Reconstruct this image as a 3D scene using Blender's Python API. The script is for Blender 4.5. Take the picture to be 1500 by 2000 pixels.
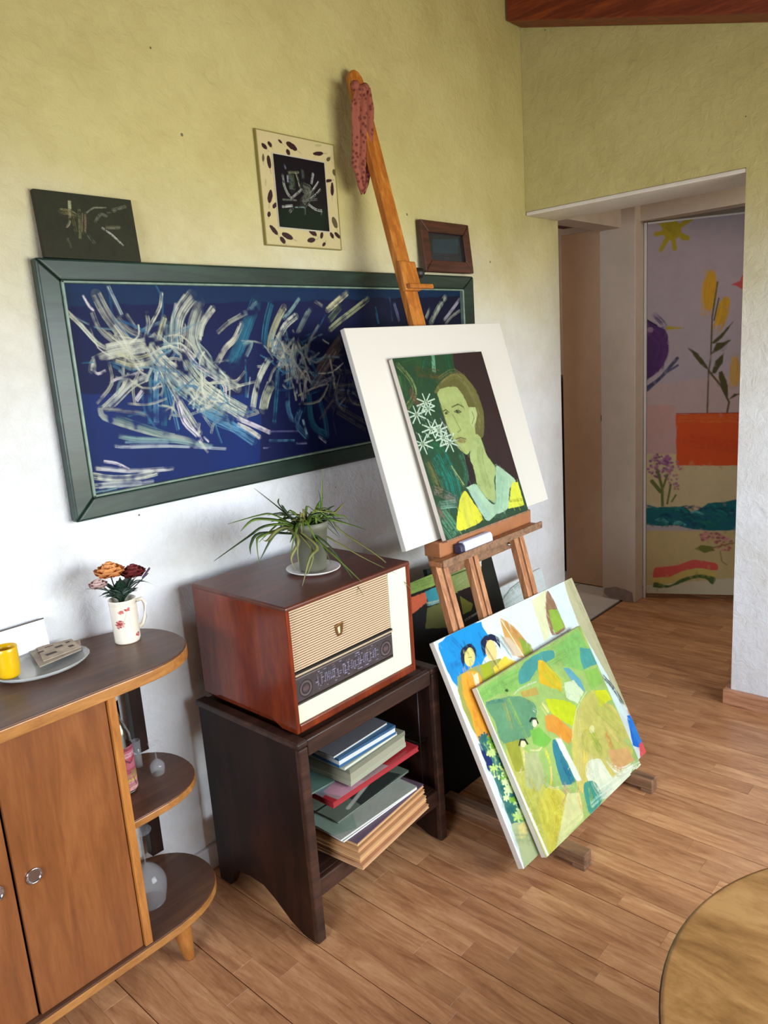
import bpy, bmesh, math, random
import numpy as np
from mathutils import Vector, Matrix, noise
for o in list(bpy.data.objects): bpy.data.objects.remove(o)
sc = bpy.context.scene
COL = sc.collection
PI = math.pi
# ------------------------------------------------------------ camera
cam = bpy.data.cameras.new('camera'); cam_o = bpy.data.objects.new('camera', cam); COL.objects.link(cam_o)
cam.sensor_fit = 'VERTICAL'; cam.sensor_height = 24.0; cam.lens = 24.0 * 1465.0 / 2000.0; cam.clip_start = 0.02
cam_o.matrix_world = Matrix(((0.666887,0.199869,-0.717854,0.000000),(-0.741977,0.089184,-0.664467,-1.000000),(-0.068785,0.975755,0.207774,1.500000),(0,0,0,1)))
sc.camera = cam_o
# ------------------------------------------------------------ world and light
w = bpy.data.worlds.new('world'); sc.world = w; w.use_nodes = True
bg = w.node_tree.nodes['Background']; bg.inputs[0].default_value = (0.62, 0.78, 1.0, 1); bg.inputs[1].default_value = 1.0
def area(name, loc, to, sx, sy, power, col, spread=150):
    l = bpy.data.lights.new(name, 'AREA'); l.shape = 'RECTANGLE'; l.size = sx; l.size_y = sy
    l.energy = power; l.color = col; l.spread = math.radians(spread)
    o = bpy.data.objects.new(name, l); COL.objects.link(o); o.location = loc
    d = (Vector(to) - Vector(loc)).normalized(); o.rotation_euler = d.to_track_quat('-Z', 'Y').to_euler()
    return o
area('window_sky_light', (1.8, -2.12, 1.42), (1.5, 0.8, 0.35), 1.9, 0.95, 45, (0.76, 0.87, 1.0), 105)
area('garden_bounce_light', (1.8, -2.10, 1.25), (1.5, 0.8, 2.15), 1.9, 0.9, 18, (1.0, 0.91, 0.54), 110)
area('side_window_light', (-2.1, -0.7, 1.45), (1.3, 0.5, 0.35), 1.6, 1.0, 60, (0.78, 0.88, 1.0), 120)
area('hall_fill', (3.75, -0.6, 2.2), (4.0, 0.4, 0.9), 0.4, 0.4, 6.0, (1.0, 0.88, 0.74), 170)  # unseen fill light added to brighten the hall and its post
area('side_room_fill', (3.7, 2.7, 2.0), (3.8, 1.0, 0.0), 0.8, 0.8, 9, (1.0, 0.90, 0.78), 170)  # fill light added for the tiled side room, no window stands there
vs = sc.view_settings; vs.view_transform = 'Standard'; vs.look = 'None'; vs.gamma = 1.0; vs.use_curve_mapping = False; vs.exposure = -0.30

# ------------------------------------------------------------ materials
def lin(c): 
    c = [x / 255.0 for x in c[:3]]
    return tuple(x / 12.92 if x <= 0.04045 else ((x + 0.055) / 1.055) ** 2.4 for x in c)
MATS = {}
def newmat(name):
    m = bpy.data.materials.new(name); m.use_nodes = True; nt = m.node_tree
    b = nt.nodes['Principled BSDF']; MATS[name] = m
    return m, nt, b
def N(nt, t, **kw):
    n = nt.nodes.new(t)
    for k, v in kw.items():
        if k.startswith('i_'): n.inputs[k[2:].replace('_', ' ')].default_value = v
        else: setattr(n, k, v)
    return n
def plain(name, rgb, rough=0.5, metal=0.0, bump=0.0, bscale=200, var=0.0, vscale=12, coat=0.0, spec=0.5):
    m, nt, b = newmat(name); c = lin(rgb)
    b.inputs['Base Color'].default_value = (*c, 1); b.inputs['Roughness'].default_value = rough; b.inputs['Metallic'].default_value = metal
    b.inputs['Coat Weight'].default_value = coat; b.inputs['Specular IOR Level'].default_value = spec
    tc = N(nt, 'ShaderNodeTexCoord')
    if var:
        n = N(nt, 'ShaderNodeTexNoise', i_Scale=vscale, i_Detail=5.0); nt.links.new(tc.outputs['Object'], n.inputs['Vector'])
        r = N(nt, 'ShaderNodeValToRGB'); r.color_ramp.elements[0].position = .3; r.color_ramp.elements[1].position = .7
        r.color_ramp.elements[0].color = (*[max(0, x * (1 - var)) for x in c], 1); r.color_ramp.elements[1].color = (*[min(1, x * (1 + var)) for x in c], 1)
        nt.links.new(n.outputs['Fac'], r.inputs[0]); nt.links.new(r.outputs[0], b.inputs['Base Color'])
    if bump:
        n = N(nt, 'ShaderNodeTexNoise', i_Scale=bscale, i_Detail=4.0); nt.links.new(tc.outputs['Object'], n.inputs['Vector'])
        bp = N(nt, 'ShaderNodeBump', i_Strength=bump, i_Distance=0.002); nt.links.new(n.outputs['Fac'], bp.inputs['Height']); nt.links.new(bp.outputs[0], b.inputs['Normal'])
    return m
def wood(name, c1, c2, axis='x', scale=1.0, rough=0.35, coat=0.0, c3=None, stretch=14, attr=None, bump=.15, spec=.5):
    m, nt, b = newmat(name); b.inputs['Roughness'].default_value = rough; b.inputs['Coat Weight'].default_value = coat; b.inputs['Coat Roughness'].default_value = 0.12
    b.inputs['Specular IOR Level'].default_value = spec
    g = N(nt, 'ShaderNodeNewGeometry') ; mp = N(nt, 'ShaderNodeMapping')
    s = [stretch * scale] * 3; s['xyz'.index(axis)] = 1.0 * scale
    mp.inputs['Scale'].default_value = s
    if attr:
        at = N(nt, 'ShaderNodeAttribute', attribute_name=attr)
        ad = N(nt, 'ShaderNodeVectorMath', operation='MULTIPLY_ADD'); ad.inputs[1].default_value = (7.3, 5.1, 3.7)
        nt.links.new(at.outputs['Color'], ad.inputs[0]); nt.links.new(g.outputs['Position'], ad.inputs[2]); nt.links.new(ad.outputs[0], mp.inputs['Vector'])
    else: 
        tc = N(nt, 'ShaderNodeTexCoord'); nt.links.new(tc.outputs['Object'], mp.inputs['Vector'])
    n1 = N(nt, 'ShaderNodeTexNoise', i_Scale=2.2, i_Detail=8.0, i_Roughness=0.62, i_Distortion=0.9)
    n2 = N(nt, 'ShaderNodeTexNoise', i_Scale=14.0, i_Detail=4.0, i_Roughness=0.7)
    nt.links.new(mp.outputs[0], n1.inputs['Vector']); nt.links.new(mp.outputs[0], n2.inputs['Vector'])
    mul = N(nt, 'ShaderNodeMath', operation='MULTIPLY_ADD'); mul.inputs[1].default_value = 0.35
    nt.links.new(n2.outputs['Fac'], mul.inputs[0]); nt.links.new(n1.outputs['Fac'], mul.inputs[2])
    r = N(nt, 'ShaderNodeValToRGB'); e = r.color_ramp.elements; e[0].position = .45; e[1].position = .86
    e[0].color = (*lin(c1), 1); e[1].color = (*lin(c2), 1)
    if c3: x = e.new(.66); x.color = (*lin(c3), 1)
    nt.links.new(mul.outputs[0], r.inputs[0])
    out = r.outputs[0]
    if attr:
        mx = N(nt, 'ShaderNodeMix', data_type='RGBA', blend_type='MULTIPLY'); mx.inputs['Factor'].default_value = 1.0
        sp = N(nt, 'ShaderNodeSeparateColor'); nt.links.new(at.outputs['Color'], sp.inputs[0])
        rr = N(nt, 'ShaderNodeValToRGB'); rr.color_ramp.elements[0].color = (.80, .76, .73, 1); rr.color_ramp.elements[1].color = (1.08, 1.10, 1.10, 1)
        nt.links.new(sp.outputs[0], rr.inputs[0]); nt.links.new(out, mx.inputs[6]); nt.links.new(rr.outputs[0], mx.inputs[7]); out = mx.outputs[2]
    nt.links.new(out, b.inputs['Base Color'])
    bp = N(nt, 'ShaderNodeBump', i_Strength=bump, i_Distance=0.001); nt.links.new(mul.outputs[0], bp.inputs['Height']); nt.links.new(bp.outputs[0], b.inputs['Normal'])
    return m
def painted(name, rough=0.45, coat=0.0, bump=.1, spec=.4):
    m, nt, b = newmat(name); at = N(nt, 'ShaderNodeAttribute', attribute_name='Col')
    nt.links.new(at.outputs['Color'], b.inputs['Base Color']); b.inputs['Roughness'].default_value = rough; b.inputs['Coat Weight'].default_value = coat
    b.inputs['Specular IOR Level'].default_value = spec
    if bump:
        tc = N(nt, 'ShaderNodeTexCoord'); n = N(nt, 'ShaderNodeTexNoise', i_Scale=300.0, i_Detail=3.0); nt.links.new(tc.outputs['Object'], n.inputs['Vector'])
        bp = N(nt, 'ShaderNodeBump', i_Strength=bump, i_Distance=0.001); nt.links.new(n.outputs['Fac'], bp.inputs['Height']); nt.links.new(bp.outputs[0], b.inputs['Normal'])
    return m
def plaster(name, low, high, z0, z1):
    m, nt, b = newmat(name); b.inputs['Roughness'].default_value = 0.85; b.inputs['Specular IOR Level'].default_value = 0.25
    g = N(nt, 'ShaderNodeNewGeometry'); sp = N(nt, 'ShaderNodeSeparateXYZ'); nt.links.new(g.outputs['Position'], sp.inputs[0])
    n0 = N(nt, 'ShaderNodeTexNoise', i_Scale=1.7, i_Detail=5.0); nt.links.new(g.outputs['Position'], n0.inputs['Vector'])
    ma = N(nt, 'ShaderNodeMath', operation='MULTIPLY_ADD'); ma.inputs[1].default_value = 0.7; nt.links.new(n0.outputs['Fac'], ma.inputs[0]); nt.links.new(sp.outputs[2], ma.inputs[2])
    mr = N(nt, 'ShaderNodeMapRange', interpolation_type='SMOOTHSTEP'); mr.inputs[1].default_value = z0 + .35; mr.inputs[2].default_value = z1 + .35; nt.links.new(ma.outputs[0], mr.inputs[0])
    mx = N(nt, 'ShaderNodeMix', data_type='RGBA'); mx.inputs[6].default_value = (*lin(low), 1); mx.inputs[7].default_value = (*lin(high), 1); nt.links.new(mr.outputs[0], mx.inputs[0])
    # faint stains
    n3 = N(nt, 'ShaderNodeTexNoise', i_Scale=3.5, i_Detail=8.0, i_Roughness=.7); nt.links.new(g.outputs['Position'], n3.inputs['Vector'])
    r3 = N(nt, 'ShaderNodeValToRGB'); r3.color_ramp.elements[0].position = .3; r3.color_ramp.elements[0].color = (.86, .83, .76, 1); r3.color_ramp.elements[1].position = .6; r3.color_ramp.elements[1].color = (1, 1, 1, 1)
    nt.links.new(n3.outputs['Fac'], r3.inputs[0])
    m2 = N(nt, 'ShaderNodeMix', data_type='RGBA', blend_type='MULTIPLY'); m2.inputs[0].default_value = 1; nt.links.new(mx.outputs[2], m2.inputs[6]); nt.links.new(r3.outputs[0], m2.inputs[7])
    # little specks
    vo = N(nt, 'ShaderNodeTexVoronoi', i_Scale=5.0); nt.links.new(g.outputs['Position'], vo.inputs['Vector'])
    lt = N(nt, 'ShaderNodeMath', operation='LESS_THAN'); lt.inputs[1].default_value = 0.022; nt.links.new(vo.outputs['Distance'], lt.inputs[0])
    m3 = N(nt, 'ShaderNodeMix', data_type='RGBA'); m3.inputs[7].default_value = (.16, .13, .07, 1); nt.links.new(lt.outputs[0], m3.inputs[0]); nt.links.new(m2.outputs[2], m3.inputs[6])
    nt.links.new(m3.outputs[2], b.inputs['Base Color'])
    n1 = N(nt, 'ShaderNodeTexNoise', i_Scale=26.0, i_Detail=8.0, i_Roughness=.65, i_Distortion=.6); n2 = N(nt, 'ShaderNodeTexNoise', i_Scale=4.0, i_Detail=3.0, i_Distortion=.4)
    nt.links.new(g.outputs['Position'], n1.inputs['Vector']); nt.links.new(g.outputs['Position'], n2.inputs['Vector'])
    b1 = N(nt, 'ShaderNodeBump', i_Strength=.62, i_Distance=.010); b2 = N(nt, 'ShaderNodeBump', i_Strength=.16, i_Distance=.05)
    nt.links.new(n2.outputs['Fac'], b2.inputs['Height']); nt.links.new(n1.outputs['Fac'], b1.inputs['Height']); nt.links.new(b2.outputs[0], b1.inputs['Normal']); nt.links.new(b1.outputs[0], b.inputs['Normal'])
    return m
def glass(name, col=(1, 1, 1), rough=0.0, tint=1.0):
    m, nt, b = newmat(name); b.inputs['Base Color'].default_value = (*col, 1); b.inputs['Transmission Weight'].default_value = tint; b.inputs['Roughness'].default_value = rough; b.inputs['IOR'].default_value = 1.45
    return m
def cloth(name, a, c):
    m, nt, b = newmat(name); b.inputs['Roughness'].default_value = .9
    tc = N(nt, 'ShaderNodeTexCoord'); v = N(nt, 'ShaderNodeTexVoronoi', i_Scale=75.0); nt.links.new(tc.outputs['Object'], v.inputs['Vector'])
    r = N(nt, 'ShaderNodeValToRGB'); r.color_ramp.elements[0].position = .25; r.color_ramp.elements[1].position = .5; r.color_ramp.elements[0].color = (*lin(c), 1); r.color_ramp.elements[1].color = (*lin(a), 1)
    nt.links.new(v.outputs['Distance'], r.inputs[0]); nt.links.new(r.outputs[0], b.inputs['Base Color'])
    return m

# ------------------------------------------------------------ mesh helpers
class MB:
    def __init__(s): s.v = []; s.f = []; s.sm = []; s.mi = []
    def add(s, vs, fs, smooth=False, mi=0):
        n = len(s.v); s.v += [tuple(p) for p in vs]; s.f += [tuple(i + n for i in f) for f in fs]; s.sm += [smooth] * len(fs); s.mi += [mi] * len(fs); return s
    def box(s, x0, x1, y0, y1, z0, z1, M=None, mi=0):
        vs = [(x, y, z) for z in (z0, z1) for y in (y0, y1) for x in (x0, x1)]
        if M is not None: vs = [M @ Vector(p) for p in vs]
        return s.add(vs, [(0, 2, 3, 1), (4, 5, 7, 6), (0, 1, 5, 4), (2, 6, 7, 3), (0, 4, 6, 2), (1, 3, 7, 5)], mi=mi)
    def prism(s, pts, a0, a1, axis='z', smooth=False, M=None):
        def P(p, a): 
            q = {'z': (p[0], p[1], a), 'y': (p[0], a, p[1]), 'x': (a, p[0], p[1])}[axis]
            return M @ Vector(q) if M is not None else q
        n = len(pts); s.add([P(p, a0) for p in pts] + [P(p, a1) for p in pts], [tuple(range(n))[::-1], tuple(range(n, 2 * n))])
        k = len(s.v) - 2 * n
        s.f += [(k + i, k + (i + 1) % n, k + n + (i + 1) % n, k + n + i) for i in range(n)]; s.sm += [smooth] * n; s.mi += [0] * n; return s
    def lathe(s, prof, c, seg=28, axis=None, close=False):
        n = len(prof); vs = []; fs = []
        M = Matrix.Identity(3)
        if axis is not None: M = Vector(axis).to_track_quat('Z', 'Y').to_matrix()
        for i in range(seg):
            t = 2 * PI * i / seg
            for r, z in prof:
                q = M @ Vector((r * math.cos(t), r * math.sin(t), z)); vs.append((c[0] + q[0], c[1] + q[1], c[2] + q[2]))
        for i in range(seg):
            j = (i + 1) % seg
            for k in range(n - 1): fs.append((i * n + k, j * n + k, j * n + k + 1, i * n + k + 1))
            if close: fs.append((i * n + n - 1, j * n + n - 1, j * n, i * n))
        return s.add(vs, fs, True)
    def tube(s, pts, rad, seg=10, caps=True):
        pts = [Vector(p) for p in pts]; n = len(pts); R = rad if isinstance(rad, (list, tuple)) else [rad] * n
        vs = []; fs = []; up = Vector((0, 0, 1))
        for i, p in enumerate(pts):
            d = (pts[min(i + 1, n - 1)] - pts[max(i - 1, 0)]).normalized()
            a = d.cross(up); 
            if a.length < 1e-3: a = d.cross(Vector((1, 0, 0)))
            a.normalize(); b = d.cross(a)
            vs += [p + (a * math.cos(2 * PI * k / seg) + b * math.sin(2 * PI * k / seg)) * R[i] for k in range(seg)]
        for i in range(n - 1):
            for k in range(seg): fs.append((i * seg + k, i * seg + (k + 1) % seg, (i + 1) * seg + (k + 1) % seg, (i + 1) * seg + k))
        if caps: fs += [tuple(range(seg))[::-1], tuple(range((n - 1) * seg, n * seg))]
        return s.add(vs, fs, True)
    def ribbon(s, pts, widths, side, fold=.35):
        pts = [Vector(p) for p in pts]; n = len(pts); vs = []; fs = []
        for i, p in enumerate(pts):
            d = (pts[min(i + 1, n - 1)] - pts[max(i - 1, 0)]).normalized(); a = d.cross(Vector(side)); a = a.normalized() if a.length > 1e-4 else Vector((1, 0, 0)); b = a.cross(d).normalized()
            wd = widths[i]; vs += [p - a * wd + b * wd * fold, p - b * wd * fold * .3, p + a * wd + b * wd * fold, p + b * wd * fold * .9]
        for i in range(n - 1):
            k = i * 4
            for q in range(4): fs.append((k + q, k + (q + 1) % 4, k + 4 + (q + 1) % 4, k + 4 + q))
        return s.add(vs, fs, True)
    def build(s, name, mat, parent=None, bevel=0.0, seg=2, kind=None, label=None, weld=False):
        off = parent_loc(parent)
        me = bpy.data.meshes.new(name)
        me.from_pydata([(p[0] - off[0], p[1] - off[1], p[2] - off[2]) for p in s.v], [], s.f)
        bm = bmesh.new(); bm.from_mesh(me)
        if weld: bmesh.ops.remove_doubles(bm, verts=bm.verts, dist=1e-5)
        bmesh.ops.recalc_face_normals(bm, faces=bm.faces); bm.to_mesh(me); bm.free()
        if len(me.polygons) == len(s.f): me.polygons.foreach_set('use_smooth', s.sm); me.polygons.foreach_set('material_index', s.mi)
        for m in (mat if isinstance(mat, (list, tuple)) else [mat]): me.materials.append(m)
        o = bpy.data.objects.new(name, me); COL.objects.link(o)
        if parent: o.parent = parent
        if bevel:
            b = o.modifiers.new('bevel', 'BEVEL'); b.width = bevel; b.segments = seg; b.limit_method = 'ANGLE'; b.angle_limit = .6
        if kind: o['kind'] = kind
        if label: o['label'] = label
        return o
def parent_loc(p):
    v = Vector((0, 0, 0))
    while p is not None: v = v + p.location; p = p.parent
    return v
def thing(name, loc, label, cat, group=None):
    o = bpy.data.objects.new(name, None); COL.objects.link(o); o.location = loc; o.empty_display_size = .05
    o['label'] = label; o['category'] = cat
    if group: o['group'] = group
    return o
def tag(o, label, cat, group=None):
    o['label'] = label; o['category'] = cat
    if group: o['group'] = group
    # give single-mesh things an origin on themselves
    if o.type == 'MESH' and o.location.length == 0:
        c = Vector(o.bound_box[0]); c = (Vector(o.bound_box[0]) + Vector(o.bound_box[6])) / 2; c.z = min(b[2] for b in o.bound_box)
        o.data.transform(Matrix.Translation(-c)); o.location = c
    return o
def leanM(x, y, z, yaw, l, roll=0.0):
    # frame: local x along the width, local y into the back, local z up the leaning face; origin bottom left of the front face
    ex = Vector((math.cos(yaw), math.sin(yaw), 0)); n = Vector((-math.sin(yaw), math.cos(yaw), 0))
    up = n * math.sin(l) + Vector((0, 0, 1)) * math.cos(l)
    e2 = ex * math.cos(roll) + up * math.sin(roll); u2 = up * math.cos(roll) - ex * math.sin(roll)
    m = Matrix((e2, u2.cross(e2), u2)).transposed().to_4x4(); m.translation = (x, y, z); return m

# ------------------------------------------------------------ procedural paint: strokes laid on a fine mesh
def vnoise(ny, nx, cells, seed):
    r = np.random.default_rng(seed); gy = max(2, int(cells * ny / nx)) + 2; gx = cells + 2
    g = r.random((gy, gx)); Y = np.linspace(0, gy - 1.001, ny); X = np.linspace(0, gx - 1.001, nx)
    y0 = Y.astype(int); x0 = X.astype(int); fy = (Y - y0)[:, None]; fx = (X - x0)[None, :]
    fy = fy * fy * (3 - 2 * fy); fx = fx * fx * (3 - 2 * fx)
    return (g[y0][:, x0] * (1 - fy) * (1 - fx) + g[y0 + 1][:, x0] * fy * (1 - fx) + g[y0][:, x0 + 1] * (1 - fy) * fx + g[y0 + 1][:, x0 + 1] * fy * fx)
class Paint:
    def __init__(s, asp, nx, base, seed=1, mott=.18):
        s.nx = nx; s.ny = max(4, int(nx * asp)); s.asp = asp
        s.X, s.Y = np.meshgrid((np.arange(s.nx)) / (s.nx - 1), (np.arange(s.ny)) / (s.ny - 1) * asp)
        s.C = np.zeros((s.ny, s.nx, 3)); s.C[:] = np.array(lin(base)); s.H = np.zeros((s.ny, s.nx)); s.px = 1.0 / nx; s.r = np.random.default_rng(seed)
        s.n1 = vnoise(s.ny, s.nx, 40, seed + 1); s.n2 = vnoise(s.ny, s.nx, 9, seed + 2); s.mott = mott
        s.n3 = .5 * vnoise(s.ny, s.nx, 120, seed + 3) + .5 * vnoise(s.ny, s.nx, 40, seed + 4)
    def win(s, pts, m):
        p = np.array(pts); x0, y0 = p.min(0) - m; x1, y1 = p.max(0) + m
        a = max(0, int(x0 * s.nx)); b = min(s.nx, int(x1 * s.nx) + 2); c = max(0, int(y0 / s.asp * s.ny)); d = min(s.ny, int(y1 / s.asp * s.ny) + 2)
        return (slice(c, d), slice(a, b)) if b > a and d > c else None
    def blend(s, W, al, col, h=0):
        al = np.clip(al, 0, 1)[..., None]; s.C[W] = s.C[W] * (1 - al) + np.array(lin(col)) * al
        if h: s.H[W] = np.maximum(s.H[W], al[..., 0] * h * (.6 + .8 * s.n3[W]))
    def poly(s, pts, col, a=1.0):
        if len(pts) >= 6:
            q = []; n = len(pts)
            for i in range(n):
                p0, p1, p2, p3 = [np.array(pts[(i + k) % n], float) for k in (-1, 0, 1, 2)]
                m1 = (p2 - p0) * .38; m2 = (p3 - p1) * .38
                for t in (0, .25, .5, .75): q.append(tuple((2 * t ** 3 - 3 * t * t + 1) * p1 + (t ** 3 - 2 * t * t + t) * m1 + (3 * t * t - 2 * t ** 3) * p2 + (t ** 3 - t * t) * m2))
            pts = q
        W = s.win(pts, .01)
        if W is None: return
        X = s.X[W]; Y = s.Y[W]; ins = np.zeros(X.shape, bool); dm = np.full(X.shape, 9.0); n = len(pts)
        for i in range(n):
            (x1, y1), (x2, y2) = pts[i], pts[(i + 1) % n]
            c = (y1 > Y) != (y2 > Y)
            if y1 != y2: ins ^= c & (X < (x2 - x1) * (Y - y1) / (y2 - y1) + x1)
            dx, dy = x2 - x1, y2 - y1; L = dx * dx + dy * dy + 1e-12; t = np.clip(((X - x1) * dx + (Y - y1) * dy) / L, 0, 1)
            dm = np.minimum(dm, np.hypot(X - x1 - t * dx, Y - y1 - t * dy))
        sd = np.where(ins, dm, -dm) + (s.n1[W] - .5) * .006
        s.blend(W, np.clip(sd / (1.6 * s.px) + .5, 0, 1) * a, col)
    def stroke(s, pts, wd, col, a=1.0, streak=0.0, h=0):
        W = s.win(pts, wd)
        if W is None: return
        X = s.X[W]; Y = s.Y[W]; dm = np.full(X.shape, 9.0)
        for (x1, y1), (x2, y2) in zip(pts[:-1], pts[1:]):
            dx, dy = x2 - x1, y2 - y1; L = dx * dx + dy * dy + 1e-12; t = np.clip(((X - x1) * dx + (Y - y1) * dy) / L, 0, 1)
            dm = np.minimum(dm, np.hypot(X - x1 - t * dx, Y - y1 - t * dy))
        al = np.clip((wd / 2 - dm) / (1.4 * s.px) + .5, 0, 1) * a
        if streak: al = al * np.clip(1.0 + streak * (s.n3[W] - .58) * 2.6, 0, 1)
        s.blend(W, al, col, h)
    def bristle(s, pts, wd, col, n, a, h=0):
        P = np.array(pts, float)
        if len(P) > 2:   # smooth the path
            Q = [P[0]]
            for i in range(len(P) - 1):
                p0 = P[max(i - 1, 0)]; p1 = P[i]; p2 = P[i + 1]; p3 = P[min(i + 2, len(P) - 1)]
                for t in (.33, .66, 1): Q.append(.5 * ((2 * p1) + (-p0 + p2) * t + (2 * p0 - 5 * p1 + 4 * p2 - p3) * t * t + (-p0 + 3 * p1 - 3 * p2 + p3) * t ** 3))
            P = np.array(Q)
        else: P = np.array([P[0] + (P[1] - P[0]) * t for t in (0, .33, .66, 1)])
        T = np.gradient(P, axis=0); T /= np.linalg.norm(T, axis=1)[:, None] + 1e-9; Nn = np.stack([-T[:, 1], T[:, 0]], 1); m = len(P)
        s.stroke(P, wd * .8, [x * .75 for x in col], a * .28, .9, h * .2)
        n = int(n * 1.7)
        for k in range(n):
            off = (s.r.random() - .5) * wd * .86; a0 = int(s.r.random() ** 2 * m * .35); b0 = m - int(s.r.random() ** 2 * m * .35)
            q = P[a0:b0] + Nn[a0:b0] * off + s.r.normal(size=(b0 - a0, 2)) * wd * .006
            if len(q) < 2: continue
            g = .55 + .75 * s.r.random(); c = [min(255, x * (.7 + .3 * g) if True else x) for x in col]
            s.stroke(q, max(wd / n * (.55 + 1.3 * s.r.random() ** 2), 1.3 * s.px), c, a * (.4 + .6 * s.r.random()), 1.0, h)
    def run(s, ops, h=0):
        for o in ops:
            p = [(x / 1000.0, y / 1000.0) for x, y in o[1]]
            if o[0] == 'p': s.poly(p, o[2], o[3])
            elif o[0] == 's': s.stroke(p, o[2] / 1000.0, o[3], o[4], 0, h)
            elif o[0] == 'b': s.bristle(p, o[2] / 1000.0, o[3], o[4], o[5], h)
            elif o[0] == 'f':
                c, e, g = [np.array(q) for q in p]
                for i in range(o[4]):
                    t = 2 * PI * i / o[4] + .4; s.stroke([tuple(c), tuple(c + (e - c) * math.cos(t) + (g - c) * math.sin(t))], o[2] / 1000.0, o[3], .95)
    def dabs(s, n, ln, wd, jit=.25, ang=None, a=.55):
        for i in range(n):
            x = s.r.random(); y = s.r.random() * s.asp; j = min(s.ny - 1, int(y / s.asp * s.ny)); i_ = min(s.nx - 1, int(x * s.nx))
            c = s.C[j, i_] * (1 + jit * (s.r.random() - .5) * 2) * (1 + jit * .5 * (s.r.random(3) - .5)); t = (s.n2[j, i_] * 6.28 + s.r.random() * .8) if ang is None else ang + s.r.normal() * .3
            L = ln * (.5 + s.r.random()); dx, dy = math.cos(t) * L / 2, math.sin(t) * L / 2; W = s.win([(x - dx, y - dy), (x + dx, y + dy)], wd)
            if W is None: continue
            X = s.X[W]; Y = s.Y[W]; D = 4 * (dx * dx + dy * dy) + 1e-12; q = np.clip(((X - x + dx) * 2 * dx + (Y - y + dy) * 2 * dy) / D, 0, 1)
            d = np.hypot(X - x + dx - q * 2 * dx, Y - y + dy - q * 2 * dy); al = (np.clip((wd / 2 - d) / (1.6 * s.px) + .5, 0, 1) * a * (.4 + .6 * s.n3[W]))[..., None]
            s.C[W] = s.C[W] * (1 - al) + np.clip(c, 0, 1) * al
    def mesh(s, name, M, wm, parent, mat, gain=1.0, hs=0.0, y=-.0006, fn=None):
        C = s.C * (1 - s.mott * .5 + s.mott * (s.n1 * .5 + s.n2 * .5))[..., None] * gain
        ny, nx = s.ny, s.nx; hm = wm * s.asp
        L = np.stack([s.X * wm, np.full_like(s.X, y) - s.H * hs, hm - s.Y * wm, np.ones_like(s.X)], -1).reshape(-1, 4)
        if fn is None: Wd = L @ np.array(M).T
        else: Wd = fn(L)
        off = parent_loc(parent); V = Wd[:, :3] - np.array(off)
        me = bpy.data.meshes.new(name); me.vertices.add(len(V)); me.vertices.foreach_set('co', V.astype(np.float32).ravel())
        I = np.arange(ny * nx).reshape(ny, nx); F = np.stack([I[:-1, :-1], I[1:, :-1], I[1:, 1:], I[:-1, 1:]], -1).reshape(-1, 4)
        me.loops.add(F.size); me.loops.foreach_set('vertex_index', F.ravel()); me.polygons.add(len(F)); me.polygons.foreach_set('loop_start', np.arange(0, F.size, 4)); me.polygons.foreach_set('loop_total', np.full(len(F), 4)); me.update()
        me.polygons.foreach_set('use_smooth', np.ones(len(F), bool))
        ca = me.color_attributes.new('Col', 'FLOAT_COLOR', 'POINT'); cc = np.ones((ny * nx, 4), np.float32); cc[:, :3] = np.clip(C, 0, 1).reshape(-1, 3); ca.data.foreach_set('color', cc.ravel())
        me.materials.append(mat); o = bpy.data.objects.new(name, me); COL.objects.link(o); o.parent = parent
        return o

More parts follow.
